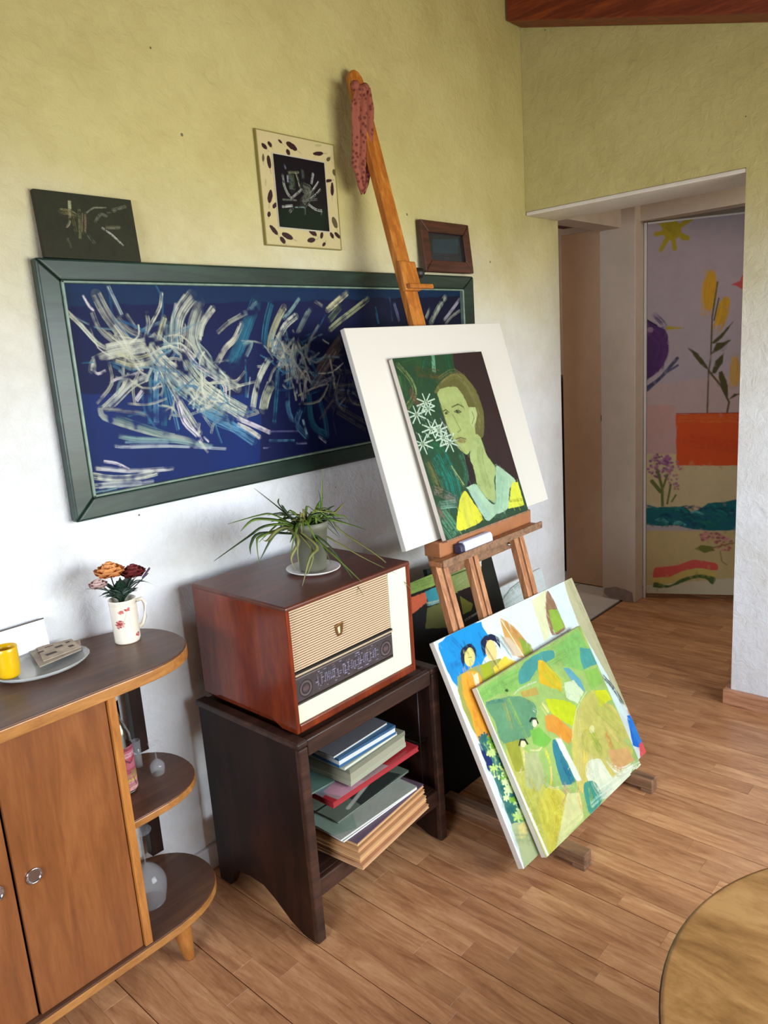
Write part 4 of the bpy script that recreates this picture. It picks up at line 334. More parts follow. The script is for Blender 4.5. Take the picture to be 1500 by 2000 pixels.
'mural': [["p",[[-81,-198],[671,-108],[712,1205],[-80,1262]],[172,156,162],1],["p",[[2,1074],[622,1017],[633,1387],[3,1421]],[182,156,152],1],["p",[[2,1208],[187,1217],[194,1428],[206,1642],[4,1637]],[196,142,130],0.6],["p",[[-10,1557],[788,1581],[801,1965],[-9,1983]],[196,176,132],1],["p",[[-8,2124],[806,2125],[816,2411],[-7,2663]],[190,166,112],1],["p",[[-7,2543],[817,2449],[827,2717],[-7,2663]],[196,184,150],1],["p",[[214,60],[209,86],[192,106],[167,115],[140,113],[115,98],[97,74],[91,46],[97,20],[114,0],[139,-9],[166,-6],[191,8],[208,32]],[168,148,24],1],["s",[[153,57],[54,68]],30,[168,148,24],1],["s",[[153,57],[67,-8]],30,[168,148,24],1],["s",[[153,57],[178,-13]],30,[168,148,24],1],["s",[[153,57],[271,-3]],30,[168,148,24],1],["s",[[153,57],[230,113]],30,[168,148,24],1],["s",[[153,57],[252,115]],30,[168,148,24],1],["s",[[153,57],[171,172]],30,[168,148,24],1],["s",[[153,57],[85,172]],30,[168,148,24],1],["s",[[153,57],[111,127]],30,[168,148,24],1],["b",[[127,24],[179,90]],44,[150,134,20],5,0.5],["p",[[440,468],[433,525],[419,569],[401,592],[382,589],[366,561],[356,513],[355,455],[362,398],[376,355],[394,333],[413,336],[428,364],[438,411]],[206,150,20],0.95],["p",[[515,616],[500,654],[481,682],[462,694],[447,687],[438,664],[438,628],[446,587],[461,549],[480,522],[499,510],[514,517],[522,540],[523,575]],[200,150,26],0.95],["p",[[601,1015],[599,1059],[590,1093],[577,1112],[562,1111],[548,1091],[537,1055],[533,1011],[535,968],[544,933],[557,915],[572,916],[586,936],[596,971]],[192,146,60],0.8],["b",[[403,339],[380,460],[383,620]],86,[212,158,20],14,0.6],["b",[[483,540],[477,628],[445,724]],78,[206,156,24],12,0.9],["b",[[560,913],[556,1104]],71,[196,150,60],8,0.7],["s",[[443,413],[414,641],[411,912],[399,1003],[396,1283]],10,[84,74,30],1],["s",[[453,519],[427,660]],9,[84,74,30],1],["s",[[399,994],[479,1100],[533,1214],[522,1289]],13,[84,74,30],1],["p",[[262,829],[328,870],[390,957],[399,994],[346,945]],[72,68,30],1],["p",[[413,812],[463,761],[546,678],[480,781],[430,813]],[72,68,30],1],["p",[[410,885],[447,814],[532,798],[490,845],[431,877]],[72,68,30],1],["p",[[417,1014],[441,932],[495,877],[484,953],[443,1015]],[72,68,30],1],["p",[[460,1007],[485,999],[526,1103],[524,1195],[479,1100]],[72,68,30],1],["p",[[533,1196],[566,1160],[626,1154],[567,1179]],[72,68,30],1],["p",[[192,1284],[630,1289],[640,1658],[201,1647]],[206,76,20],1],["b",[[211,1313],[631,1331]],74,[226,110,40],10,0.6],["b",[[284,1469],[637,1529]],112,[196,60,14],8,0.5],["s",[[197,1279],[630,1292]],7,[150,50,20],1],["p",[[-45,660],[9,636],[62,668],[124,709],[139,802],[126,894],[82,975],[11,1027],[-44,1053]],[72,34,88],1],["b",[[27,702],[99,799],[64,946]],109,[88,46,104],14,0.6],["b",[[44,594],[98,652],[115,690]],45,[80,60,100],8,0.7],["s",[[0,627],[62,668]],11,[30,20,60],1],["p",[[43,694],[31,709],[8,707],[-3,691],[8,676],[31,677]],[150,120,140],0.8],["p",[[124,673],[243,698],[124,702]],[170,150,40],1],["s",[[2,1103],[100,1014],[197,898]],23,[70,70,96],1],["s",[[118,996],[202,945]],15,[80,78,104],1],["s",[[2,1084],[83,1031]],19,[60,60,90],1],["p",[[523,438],[580,417],[603,358],[607,480],[556,449]],[196,80,76],1],["p",[[137,1636],[132,1645],[121,1645],[116,1636],[121,1627],[132,1628]],[120,70,110],0.9],["p",[[77,1588],[72,1597],[61,1596],[56,1588],[61,1579],[72,1580]],[120,70,110],0.9],["p",[[100,1709],[95,1718],[84,1718],[79,1709],[84,1700],[95,1701]],[150,90,130],0.9],["p",[[104,1608],[99,1616],[89,1616],[83,1607],[89,1599],[99,1599]],[176,116,150],0.9],["p",[[143,1670],[138,1678],[128,1678],[123,1669],[128,1661],[138,1661]],[120,70,110],0.9],["p",[[85,1726],[80,1734],[70,1734],[64,1725],[69,1717],[80,1717]],[120,70,110],0.9],["p",[[120,1677],[115,1685],[105,1685],[99,1676],[104,1668],[115,1668]],[176,116,150],0.9],["p",[[181,1625],[176,1633],[165,1633],[160,1624],[165,1616],[175,1616]],[120,70,110],0.9],["p",[[150,1673],[144,1682],[134,1682],[129,1673],[134,1665],[144,1665]],[150,90,130],0.9],["p",[[93,1583],[88,1592],[78,1592],[72,1583],[77,1574],[88,1575]],[120,70,110],0.9],["p",[[70,1667],[65,1676],[55,1675],[50,1667],[55,1658],[65,1658]],[176,116,150],0.9],["p",[[82,1649],[77,1657],[66,1657],[61,1648],[66,1640],[77,1640]],[150,90,130],0.9],["p",[[147,1718],[142,1726],[131,1726],[126,1717],[131,1709],[141,1709]],[120,70,110],0.9],["p",[[49,1691],[44,1699],[34,1699],[28,1690],[34,1682],[44,1682]],[176,116,150],0.9],["p",[[79,1694],[74,1702],[64,1702],[58,1693],[64,1685],[74,1685]],[176,116,150],0.9],["p",[[149,1642],[144,1651],[134,1650],[128,1642],[134,1633],[144,1634]],[120,70,110],0.9],["p",[[188,1659],[183,1667],[172,1667],[167,1659],[172,1650],[182,1650]],[150,90,130],0.9],["p",[[129,1663],[124,1671],[114,1671],[109,1662],[114,1654],[124,1654]],[120,70,110],0.9],["p",[[122,1610],[117,1619],[107,1618],[102,1610],[107,1601],[117,1601]],[120,70,110],0.9],["p",[[186,1653],[181,1662],[171,1662],[165,1653],[170,1644],[181,1645]],[120,70,110],0.9],["p",[[136,1720],[131,1728],[120,1728],[115,1719],[120,1711],[131,1711]],[120,70,110],0.9],["p",[[81,1567],[76,1575],[66,1575],[60,1566],[66,1558],[76,1558]],[120,70,110],0.9],["p",[[47,1700],[42,1709],[31,1709],[26,1700],[31,1691],[42,1692]],[120,70,110],0.9],["p",[[80,1632],[75,1640],[64,1640],[59,1631],[64,1623],[75,1623]],[120,70,110],0.9],["p",[[146,1618],[141,1627],[130,1627],[125,1618],[130,1609],[141,1610]],[120,70,110],0.9],["p",[[131,1599],[126,1608],[115,1607],[110,1599],[115,1590],[126,1591]],[120,70,110],0.9],["p",[[171,1664],[166,1673],[155,1673],[150,1664],[155,1656],[165,1656]],[176,116,150],0.9],["p",[[36,1608],[31,1617],[20,1617],[15,1608],[20,1599],[31,1600]],[120,70,110],0.9],["p",[[76,1723],[71,1732],[60,1731],[55,1723],[60,1714],[71,1714]],[120,70,110],0.9],["p",[[142,1581],[137,1589],[127,1589],[122,1580],[127,1572],[137,1572]],[150,90,130],0.9],["p",[[166,1597],[161,1606],[151,1605],[146,1597],[151,1588],[161,1589]],[150,90,130],0.9],["p",[[64,1585],[59,1594],[49,1594],[44,1585],[49,1576],[59,1577]],[120,70,110],0.9],["p",[[78,1700],[73,1708],[63,1708],[58,1700],[63,1691],[73,1691]],[176,116,150],0.9],["p",[[136,1632],[131,1640],[121,1640],[116,1631],[121,1623],[131,1623]],[150,90,130],0.9],["p",[[40,1646],[35,1655],[25,1654],[20,1646],[25,1637],[35,1637]],[120,70,110],0.9],["p",[[100,1630],[95,1639],[84,1638],[79,1630],[84,1621],[95,1622]],[120,70,110],0.9],["p",[[173,1682],[168,1690],[157,1690],[152,1681],[157,1673],[168,1673]],[150,90,130],0.9],["p",[[94,1619],[89,1627],[79,1627],[74,1618],[79,1610],[89,1610]],[120,70,110],0.9],["p",[[116,1628],[111,1636],[101,1636],[95,1627],[101,1619],[111,1619]],[150,90,130],0.9],["p",[[55,1598],[50,1606],[40,1606],[34,1597],[40,1589],[50,1589]],[150,90,130],0.9],["p",[[169,1595],[164,1603],[154,1603],[148,1594],[153,1586],[164,1586]],[150,90,130],0.9],["p",[[72,1651],[67,1659],[56,1659],[51,1650],[56,1642],[66,1642]],[176,116,150],0.9],["p",[[105,1721],[100,1730],[90,1730],[84,1721],[90,1712],[100,1713]],[176,116,150],0.9],["p",[[123,1604],[117,1613],[107,1612],[102,1604],[107,1595],[117,1596]],[176,116,150],0.9],["p",[[67,1606],[62,1614],[51,1614],[46,1605],[51,1597],[62,1597]],[150,90,130],0.9],["p",[[32,1690],[27,1699],[16,1698],[11,1690],[16,1681],[27,1681]],[120,70,110],0.9],["p",[[134,1612],[129,1620],[119,1620],[114,1611],[119,1603],[129,1603]],[120,70,110],0.9],["p",[[96,1685],[91,1694],[81,1694],[76,1685],[81,1676],[91,1677]],[120,70,110],0.9],["p",[[71,1660],[66,1668],[55,1668],[50,1659],[55,1651],[66,1651]],[150,90,130],0.9],["p",[[48,1653],[43,1662],[32,1661],[27,1653],[32,1644],[42,1645]],[176,116,150],0.9],["p",[[64,1718],[59,1727],[49,1726],[44,1718],[49,1709],[59,1709]],[120,70,110],0.9],["p",[[153,1624],[148,1632],[138,1632],[133,1623],[138,1615],[148,1615]],[120,70,110],0.9],["p",[[116,1691],[111,1700],[100,1700],[95,1691],[100,1683],[111,1683]],[150,90,130],0.9],["p",[[147,1656],[142,1665],[132,1664],[127,1656],[132,1647],[142,1648]],[176,116,150],0.9],["p",[[73,1584],[67,1593],[57,1593],[52,1584],[57,1575],[67,1576]],[120,70,110],0.9],["p",[[105,1622],[100,1630],[90,1630],[85,1621],[90,1613],[100,1613]],[150,90,130],0.9],["p",[[51,1596],[46,1604],[36,1604],[30,1595],[36,1587],[46,1587]],[176,116,150],0.9],["p",[[64,1575],[59,1583],[48,1583],[43,1574],[48,1566],[59,1566]],[176,116,150],0.9],["p",[[110,1578],[105,1586],[94,1586],[89,1578],[94,1569],[104,1569]],[150,90,130],0.9],["p",[[22,1669],[16,1677],[6,1677],[1,1668],[6,1660],[16,1660]],[150,90,130],0.9],["p",[[156,1683],[151,1691],[141,1691],[135,1682],[140,1674],[151,1674]],[150,90,130],0.9],["p",[[168,1704],[163,1713],[153,1713],[148,1704],[153,1695],[163,1696]],[176,116,150],0.9],["p",[[148,1600],[143,1608],[133,1608],[128,1599],[133,1591],[143,1591]],[150,90,130],0.9],["p",[[124,1634],[119,1643],[108,1642],[103,1634],[108,1625],[118,1626]],[150,90,130],0.9],["p",[[163,1604],[158,1613],[148,1612],[143,1604],[148,1595],[158,1596]],[150,90,130],0.9],["p",[[84,1607],[79,1615],[69,1615],[63,1606],[69,1598],[79,1598]],[120,70,110],0.9],["p",[[82,1691],[77,1699],[67,1699],[62,1690],[67,1682],[77,1682]],[120,70,110],0.9],["p",[[151,1577],[146,1585],[135,1585],[130,1576],[135,1568],[145,1568]],[150,90,130],0.9],["p",[[123,1683],[118,1691],[108,1691],[103,1682],[108,1674],[118,1674]],[150,90,130],0.9],["p",[[171,1627],[166,1635],[156,1635],[151,1626],[156,1618],[166,1618]],[150,90,130],0.9],["p",[[182,1655],[178,1662],[169,1662],[164,1654],[168,1647],[178,1647]],[160,110,110],0.9],["p",[[213,1745],[209,1752],[200,1752],[195,1744],[200,1737],[209,1737]],[170,106,130],0.9],["p",[[165,1770],[160,1778],[151,1778],[146,1770],[151,1762],[160,1763]],[160,110,110],0.9],["p",[[165,1691],[160,1699],[151,1699],[147,1691],[151,1684],[160,1684]],[160,110,110],0.9],["p",[[217,1620],[213,1627],[204,1627],[199,1620],[204,1612],[213,1613]],[170,106,130],0.9],["p",[[209,1778],[204,1786],[195,1785],[190,1778],[195,1770],[204,1771]],[160,110,110],0.9],["p",[[199,1804],[194,1812],[185,1812],[181,1804],[185,1797],[194,1797]],[170,106,130],0.9],["p",[[233,1673],[229,1681],[220,1681],[215,1673],[220,1666],[229,1666]],[160,110,110],0.9],["p",[[168,1789],[163,1796],[154,1796],[149,1789],[154,1781],[163,1781]],[170,106,130],0.9],["p",[[207,1779],[202,1786],[193,1786],[189,1779],[193,1771],[202,1771]],[170,106,130],0.9],["p",[[212,1717],[208,1724],[199,1724],[194,1716],[199,1709],[208,1709]],[160,110,110],0.9],["p",[[214,1618],[209,1625],[200,1625],[196,1617],[200,1610],[209,1610]],[160,110,110],0.9],["p",[[241,1668],[236,1675],[227,1675],[223,1668],[227,1660],[236,1661]],[160,110,110],0.9],["p",[[223,1817],[218,1824],[209,1824],[204,1817],[209,1809],[218,1809]],[160,110,110],0.9],["p",[[193,1718],[188,1726],[179,1725],[174,1718],[179,1710],[188,1711]],[170,106,130],0.9],["p",[[153,1745],[149,1752],[140,1752],[135,1744],[140,1737],[149,1737]],[160,110,110],0.9],["p",[[203,1780],[198,1787],[189,1787],[185,1780],[189,1772],[198,1772]],[170,106,130],0.9],["p",[[222,1659],[218,1666],[209,1666],[204,1658],[209,1651],[218,1651]],[170,106,130],0.9],["p",[[213,1799],[208,1807],[199,1806],[195,1799],[199,1791],[208,1792]],[160,110,110],0.9],["p",[[159,1649],[154,1656],[145,1656],[141,1648],[145,1641],[154,1641]],[170,106,130],0.9],["p",[[177,1750],[173,1758],[163,1758],[159,1750],[163,1743],[172,1743]],[170,106,130],0.9],["p",[[181,1679],[177,1687],[167,1686],[163,1679],[167,1671],[176,1672]],[160,110,110],0.9],["p",[[201,1817],[196,1824],[187,1824],[182,1816],[187,1809],[196,1809]],[160,110,110],0.9],["p",[[210,1775],[206,1782],[197,1782],[192,1774],[196,1767],[206,1767]],[160,110,110],0.9],["p",[[194,1782],[190,1790],[181,1790],[176,1782],[181,1774],[190,1775]],[170,106,130],0.9],["p",[[165,1690],[160,1697],[151,1697],[147,1689],[151,1682],[160,1682]],[170,106,130],0.9],["p",[[148,1714],[144,1721],[135,1721],[130,1713],[134,1706],[144,1706]],[170,106,130],0.9],["p",[[223,1648],[219,1655],[210,1655],[205,1647],[210,1640],[219,1640]],[170,106,130],0.9],["p",[[223,1793],[218,1800],[209,1800],[205,1793],[209,1785],[218,1785]],[170,106,130],0.9],["p",[[165,1693],[161,1700],[152,1700],[147,1692],[152,1685],[161,1685]],[170,106,130],0.9],["s",[[108,1934],[107,1808],[71,1671]],19,[96,104,50],1],["s",[[112,1808],[140,1710]],15,[96,104,50],1],["s",[[95,1833],[37,1757]],27,[96,104,50],1],["s",[[171,1909],[199,1860]],12,[96,104,50],1],["s",[[142,1922],[164,1784]],14,[96,104,50],1],["p",[[-9,1958],[131,1947],[246,1948],[315,1986],[415,1925],[526,1913],[625,1902],[631,2100],[453,2124],[317,2112],[201,2086],[85,2086],[-9,2060]],[10,92,96],1],["b",[[403,1956],[441,1933],[482,1969]],24,[20,120,110],4,0.8],["b",[[303,1985],[341,1983],[382,1998]],24,[90,170,160],4,0.8],["b",[[509,1989],[546,1971],[587,2001]],23,[8,50,90],4,0.8],["b",[[295,2052],[334,2051],[375,2065]],24,[20,120,110],4,0.8],["b",[[145,2005],[184,2005],[225,2018]],24,[20,80,110],4,0.8],["b",[[341,2075],[379,2065],[420,2088]],24,[20,120,110],4,0.8],["b",[[234,1959],[273,1947],[314,1972]],24,[10,60,80],4,0.8],["b",[[142,2065],[181,2038],[223,2077]],25,[20,120,110],4,0.8],["b",[[91,2074],[131,2049],[173,2087]],24,[10,60,80],4,0.8],["b",[[-30,1946],[9,1938],[52,1959]],24,[20,80,110],4,0.8],["b",[[291,1957],[329,1943],[370,1970]],24,[8,50,90],4,0.8],["b",[[380,2036],[418,2022],[459,2049]],23,[20,80,110],4,0.8],["b",[[2,1954],[42,1951],[84,1968]],24,[20,120,110],4,0.8],["b",[[516,2082],[554,2068],[595,2095]],24,[20,80,110],4,0.8],["b",[[176,1985],[215,1970],[257,1999]],24,[10,60,80],4,0.8],["b",[[326,2034],[364,2018],[405,2047]],24,[10,60,80],4,0.8],["b",[[63,2053],[102,2038],[144,2066]],24,[90,170,160],4,0.8],["b",[[444,2031],[482,2005],[523,2044]],24,[20,120,110],4,0.8],["b",[[292,2022],[330,2016],[371,2035]],23,[20,80,110],4,0.8],["b",[[248,2084],[286,2056],[328,2096]],24,[20,80,110],4,0.8],["b",[[304,2028],[342,2013],[383,2041]],24,[20,120,110],4,0.8],["b",[[128,2028],[167,2013],[209,2041]],24,[20,80,110],4,0.8],["b",[[553,2012],[590,2003],[630,2025]],23,[8,50,90],4,0.8],["b",[[65,2080],[105,2056],[147,2093]],24,[30,110,90],4,0.8],["b",[[95,2014],[135,2006],[176,2027]],24,[8,50,90],4,0.8],["b",[[495,1973],[533,1970],[573,1986]],23,[20,120,110],4,0.8],["b",[[458,1995],[495,1972],[536,2008]],23,[20,120,110],4,0.8],["b",[[241,2083],[280,2074],[321,2096]],24,[20,80,110],4,0.8],["b",[[-33,2067],[7,2067],[49,2080]],24,[30,110,90],4,0.8],["b",[[388,1974],[426,1949],[467,1987]],24,[8,50,90],4,0.8],["b",[[560,2004],[597,1998],[637,2017]],23,[90,170,160],4,0.8],["b",[[549,2009],[586,1996],[627,2022]],23,[8,50,90],4,0.8],["b",[[453,1963],[491,1962],[531,1976]],23,[10,60,80],4,0.8],["b",[[209,1970],[248,1952],[289,1983]],24,[10,60,80],4,0.8],["b",[[313,2083],[351,2074],[393,2096]],24,[8,50,90],4,0.8],["b",[[506,1968],[543,1959],[584,1981]],23,[10,60,80],4,0.8],["b",[[435,2028],[473,2015],[514,2041]],24,[20,80,110],4,0.8],["b",[[235,2049],[274,2038],[315,2062]],24,[10,60,80],4,0.8],["b",[[245,2020],[283,2000],[325,2033]],24,[10,60,80],4,0.8],["b",[[143,1964],[182,1952],[224,1978]],24,[30,110,90],4,0.8],["b",[[184,2072],[223,2061],[264,2085]],24,[90,170,160],4,0.8],["b",[[381,2071],[420,2061],[460,2084]],24,[30,110,90],4,0.8],["b",[[29,2075],[68,2050],[111,2088]],24,[20,80,110],4,0.8],["b",[[479,2047],[517,2035],[557,2060]],23,[30,110,90],4,0.8],["b",[[194,1979],[233,1955],[275,1992]],24,[20,120,110],4,0.8],["b",[[534,1989],[571,1980],[612,2002]],23,[10,60,80],4,0.8],["p",[[389,2160],[383,2168],[372,2168],[366,2160],[371,2153],[383,2153]],[196,130,120],0.85],["p",[[451,2143],[446,2151],[435,2151],[429,2143],[434,2135],[446,2135]],[150,80,90],0.85],["p",[[499,2248],[493,2256],[482,2256],[476,2248],[482,2241],[493,2241]],[150,80,90],0.85],["p",[[412,2192],[406,2199],[395,2199],[389,2192],[394,2184],[406,2184]],[196,130,120],0.85],["p",[[564,2266],[559,2274],[548,2274],[542,2266],[547,2258],[558,2258]],[170,90,90],0.85],["p",[[527,2178],[521,2186],[510,2186],[504,2178],[510,2170],[521,2170]],[150,80,90],0.85],["p",[[392,2179],[387,2186],[375,2186],[370,2179],[375,2171],[386,2171]],[150,80,90],0.85],["p",[[510,2241],[505,2249],[494,2249],[488,2242],[493,2234],[505,2234]],[170,90,90],0.85],["p",[[480,2250],[475,2258],[464,2258],[458,2250],[463,2243],[475,2243]],[196,130,120],0.85],["p",[[583,2200],[578,2208],[567,2208],[561,2200],[567,2193],[578,2193]],[150,80,90],0.85],["p",[[501,2149],[496,2157],[485,2157],[479,2149],[484,2142],[496,2142]],[150,80,90],0.85],["p",[[575,2205],[570,2213],[559,2213],[553,2205],[558,2198],[569,2198]],[150,80,90],0.85],["p",[[413,2136],[408,2144],[396,2144],[390,2136],[396,2128],[407,2128]],[170,90,90],0.85],["p",[[482,2147],[477,2155],[466,2155],[460,2147],[465,2139],[477,2139]],[150,80,90],0.85],["p",[[408,2145],[403,2153],[391,2153],[386,2145],[391,2137],[402,2137]],[196,130,120],0.85],["p",[[386,2153],[380,2161],[369,2161],[363,2153],[369,2146],[380,2146]],[150,80,90],0.85],["p",[[589,2217],[584,2225],[572,2225],[567,2217],[572,2209],[583,2209]],[150,80,90],0.85],["p",[[492,2203],[486,2211],[475,2211],[469,2203],[475,2196],[486,2196]],[170,90,90],0.85],["p",[[494,2177],[488,2185],[477,2185],[471,2177],[477,2170],[488,2170]],[150,80,90],0.85],["p",[[532,2174],[527,2182],[516,2182],[510,2174],[515,2167],[527,2167]],[150,80,90],0.85],["p",[[512,2159],[507,2166],[496,2166],[490,2159],[495,2151],[506,2151]],[170,90,90],0.85],["p",[[399,2190],[393,2197],[382,2198],[376,2190],[381,2182],[393,2182]],[196,130,120],0.85],["p",[[493,2245],[487,2252],[476,2252],[470,2245],[476,2237],[487,2237]],[196,130,120],0.85],["p",[[570,2246],[565,2254],[554,2254],[548,2246],[553,2238],[565,2238]],[170,90,90],0.85],["p",[[524,2266],[519,2274],[508,2274],[502,2267],[507,2259],[518,2259]],[196,130,120],0.85],["p",[[503,2177],[497,2184],[486,2184],[480,2177],[486,2169],[497,2169]],[170,90,90],0.85],["p",[[423,2178],[418,2186],[406,2186],[401,2178],[406,2171],[417,2171]],[150,80,90],0.85],["p",[[411,2153],[405,2161],[394,2161],[388,2153],[393,2145],[405,2145]],[196,130,120],0.85],["p",[[489,2141],[484,2148],[473,2148],[467,2141],[472,2133],[484,2133]],[196,130,120],0.85],["p",[[462,2175],[457,2183],[445,2183],[439,2175],[445,2168],[456,2168]],[150,80,90],0.85],["p",[[486,2214],[481,2222],[469,2222],[464,2214],[469,2207],[480,2207]],[150,80,90],0.85],["p",[[510,2198],[504,2206],[493,2206],[487,2199],[493,2191],[504,2191]],[150,80,90],0.85],["p",[[575,2251],[570,2259],[559,2259],[553,2251],[558,2243],[570,2243]],[170,90,90],0.85],["p",[[418,2179],[412,2187],[401,2187],[395,2179],[401,2172],[412,2172]],[170,90,90],0.85],["p",[[579,2211],[574,2218],[563,2218],[557,2211],[563,2203],[574,2203]],[196,130,120],0.85],["p",[[559,2182],[554,2190],[543,2190],[537,2182],[542,2174],[553,2174]],[196,130,120],0.85],["p",[[550,2197],[545,2205],[534,2205],[528,2197],[533,2190],[544,2189]],[196,130,120],0.85],["p",[[396,2195],[391,2202],[379,2202],[373,2195],[379,2187],[390,2187]],[196,130,120],0.85],["p",[[522,2226],[517,2234],[505,2234],[500,2226],[505,2218],[516,2218]],[170,90,90],0.85],["p",[[431,2148],[425,2155],[414,2155],[408,2148],[414,2140],[425,2140]],[196,130,120],0.85],["p",[[414,2183],[409,2191],[397,2191],[391,2183],[397,2175],[408,2175]],[196,130,120],0.85],["p",[[393,2192],[387,2200],[376,2200],[370,2192],[376,2185],[387,2185]],[150,80,90],0.85],["p",[[487,2205],[482,2213],[470,2213],[465,2205],[470,2197],[481,2197]],[150,80,90],0.85],["p",[[463,2158],[458,2166],[446,2166],[441,2158],[446,2151],[457,2151]],[196,130,120],0.85],["p",[[465,2251],[459,2259],[448,2259],[442,2251],[448,2244],[459,2244]],[170,90,90],0.85],["p",[[544,2265],[539,2272],[528,2272],[522,2265],[527,2257],[538,2257]],[170,90,90],0.85],["p",[[462,2155],[457,2162],[445,2162],[439,2155],[445,2147],[456,2147]],[196,130,120],0.85],["p",[[522,2231],[517,2238],[505,2238],[500,2231],[505,2223],[516,2223]],[170,90,90],0.85],["p",[[460,2184],[454,2192],[443,2192],[437,2184],[443,2177],[454,2177]],[196,130,120],0.85],["p",[[545,2234],[540,2241],[528,2241],[523,2234],[528,2226],[539,2226]],[170,90,90],0.85],["p",[[395,2167],[389,2175],[378,2175],[372,2167],[378,2160],[389,2160]],[196,130,120],0.85],["p",[[429,2174],[424,2182],[412,2182],[407,2174],[412,2167],[423,2167]],[170,90,90],0.85],["p",[[493,2175],[488,2182],[477,2182],[471,2175],[476,2167],[488,2167]],[150,80,90],0.85],["p",[[437,2167],[431,2175],[420,2175],[414,2167],[419,2159],[431,2159]],[150,80,90],0.85],["p",[[560,2225],[554,2233],[543,2233],[537,2225],[543,2218],[554,2218]],[196,130,120],0.85],["p",[[522,2161],[516,2169],[505,2169],[499,2161],[505,2153],[516,2153]],[196,130,120],0.85],["p",[[537,2192],[532,2199],[520,2199],[515,2192],[520,2184],[531,2184]],[196,130,120],0.85],["p",[[486,2141],[480,2149],[469,2149],[463,2141],[468,2134],[480,2134]],[150,80,90],0.85],["p",[[533,2209],[527,2217],[516,2217],[510,2209],[516,2201],[527,2201]],[170,90,90],0.85],["p",[[478,2206],[473,2214],[462,2214],[456,2206],[461,2199],[472,2199]],[170,90,90],0.85],["p",[[330,2258],[376,2232],[444,2238],[467,2270],[399,2289]],[110,110,40],1],["s",[[444,2251],[589,2212]],9,[130,110,60],1],["s",[[501,2276],[514,2352],[549,2377]],8,[140,130,80],1],["p",[[58,2410],[135,2395],[228,2381],[320,2341],[469,2365],[482,2416],[367,2418],[229,2459],[136,2500],[52,2489]],[206,84,72],1],["p",[[52,2482],[159,2474],[275,2419],[367,2405],[471,2429],[472,2481],[368,2450],[276,2471],[159,2526],[53,2528]],[196,170,90],1],["p",[[59,2515],[160,2539],[253,2485],[368,2450],[472,2474],[455,2526],[403,2482],[322,2484],[230,2525],[136,2559],[53,2555]],[70,96,40],1]]
}

# ------------------------------------------------------------ material set
WY = 0.82           # face of the long wall
wallm = plaster('plaster_wall', (236, 238, 243), (194, 182, 124), 1.0, 2.1)  # warm light above and cool light below put into the plaster colour by height
whitep = plain('white_paint', (214, 206, 196), .6, bump=.3, bscale=60, var=.05)
hallp = plain('hall_plaster', (204, 188, 170), .7, bump=.4, bscale=40, var=.05)
peach = plain('peach_door_paint', (214, 180, 150), .5, var=.04)
floorw = wood('laminate', (148, 96, 62), (212, 160, 114), 'y', 1.9, .36, 0.1, (186, 132, 90), stretch=7, attr='Tint', bump=.04)
joint = plain('joint_dark', (66, 38, 24), .8)
beamw = wood('beam_wood', (84, 30, 8), (146, 66, 22), 'y', 1.5, .5, .0, (112, 44, 12))
ceilw = wood('ceiling_wood', (110, 66, 30), (180, 120, 66), 'x', 1.2, .6)
radiow = wood('radio_veneer', (84, 26, 11), (134, 52, 18), 'z', 1.0, .24, .22, (106, 37, 14), stretch=4, bump=.01)
radiot = wood('radio_top_veneer', (64, 28, 18), (108, 52, 30), 'x', 1.2, .36, .08, (86, 38, 23), stretch=6, bump=.01)
darkw = wood('dark_stained_wood', (18, 8, 5), (50, 22, 12), 'z', 1.0, .48, .0, (32, 14, 8), stretch=5, spec=.3, bump=.03)
darkx = wood('dark_stained_rail', (34, 19, 13), (74, 46, 34), 'x', 1.6, .42, .1, (50, 29, 21), stretch=8)
sidew = wood('sideboard_veneer', (118, 68, 34), (152, 94, 50), 'z', 1.4, .36, .15, (136, 80, 41), stretch=8, bump=.02)
sidet = wood('sideboard_top_veneer', (70, 42, 27), (104, 68, 46), 'x', 1.3, .42, .0, (86, 54, 36), stretch=8, bump=.02)
edgew = wood('beech_edge', (140, 86, 38), (190, 132, 70), 'x', 3.0, .35, .3, stretch=6, bump=.03)
legw = wood('beech_leg', (150, 90, 38), (194, 128, 62), 'z', 3.0, .35, .3, stretch=6)
easelw = wood('easel_beech', (134, 84, 50), (196, 142, 98), 'z', 2.5, .5, 0, (166, 110, 70), stretch=10)
mastw = wood('easel_mast_pine', (140, 78, 22), (196, 128, 52), 'z', 2.0, .45, .1, (168, 98, 32), stretch=10)
barw = wood('easel_bar_wood', (84, 62, 46), (150, 110, 80), 'y', 2.5, .5, 0, stretch=10)
tablew = wood('olive_tabletop', (122, 84, 42), (180, 136, 82), 'y', 2.2, .45, .05, (154, 112, 62), stretch=3)
paint = painted('oil_paint', .6, spec=.2); paintg = painted('varnished_paint', .28, .25, .15); printm = painted('printed_card', .45, .1, 0)
canvm = plain('raw_canvas', (214, 206, 194), .8, bump=.3, bscale=400); boardm = plain('white_board', (204, 199, 190), .6)
framed = wood('green_frame_paint', (14, 28, 24), (38, 62, 50), 'x', 1.2, .4, .1, (25, 45, 37), stretch=7)
beadm = plain('grey_bead', (112, 132, 118), .4, var=.3, vscale=30)
creamm = plain('cream_plastic', (220, 218, 190), .35, coat=.3); black = plain('black_paint', (14, 13, 14), .5); brass = plain('aged_brass', (140, 104, 60), .35, .8)
metalm = plain('chrome', (200, 200, 205), .18, 1.0); darkmet = plain('dark_metal', (40, 38, 40), .4, .7)
clear = plain('clear_glass', (226, 232, 238), .06, spec=1.0); clear.node_tree.nodes['Principled BSDF'].inputs['Alpha'].default_value = .11; porcel = plain('cream_glaze', (236, 226, 208), .2, coat=.5)
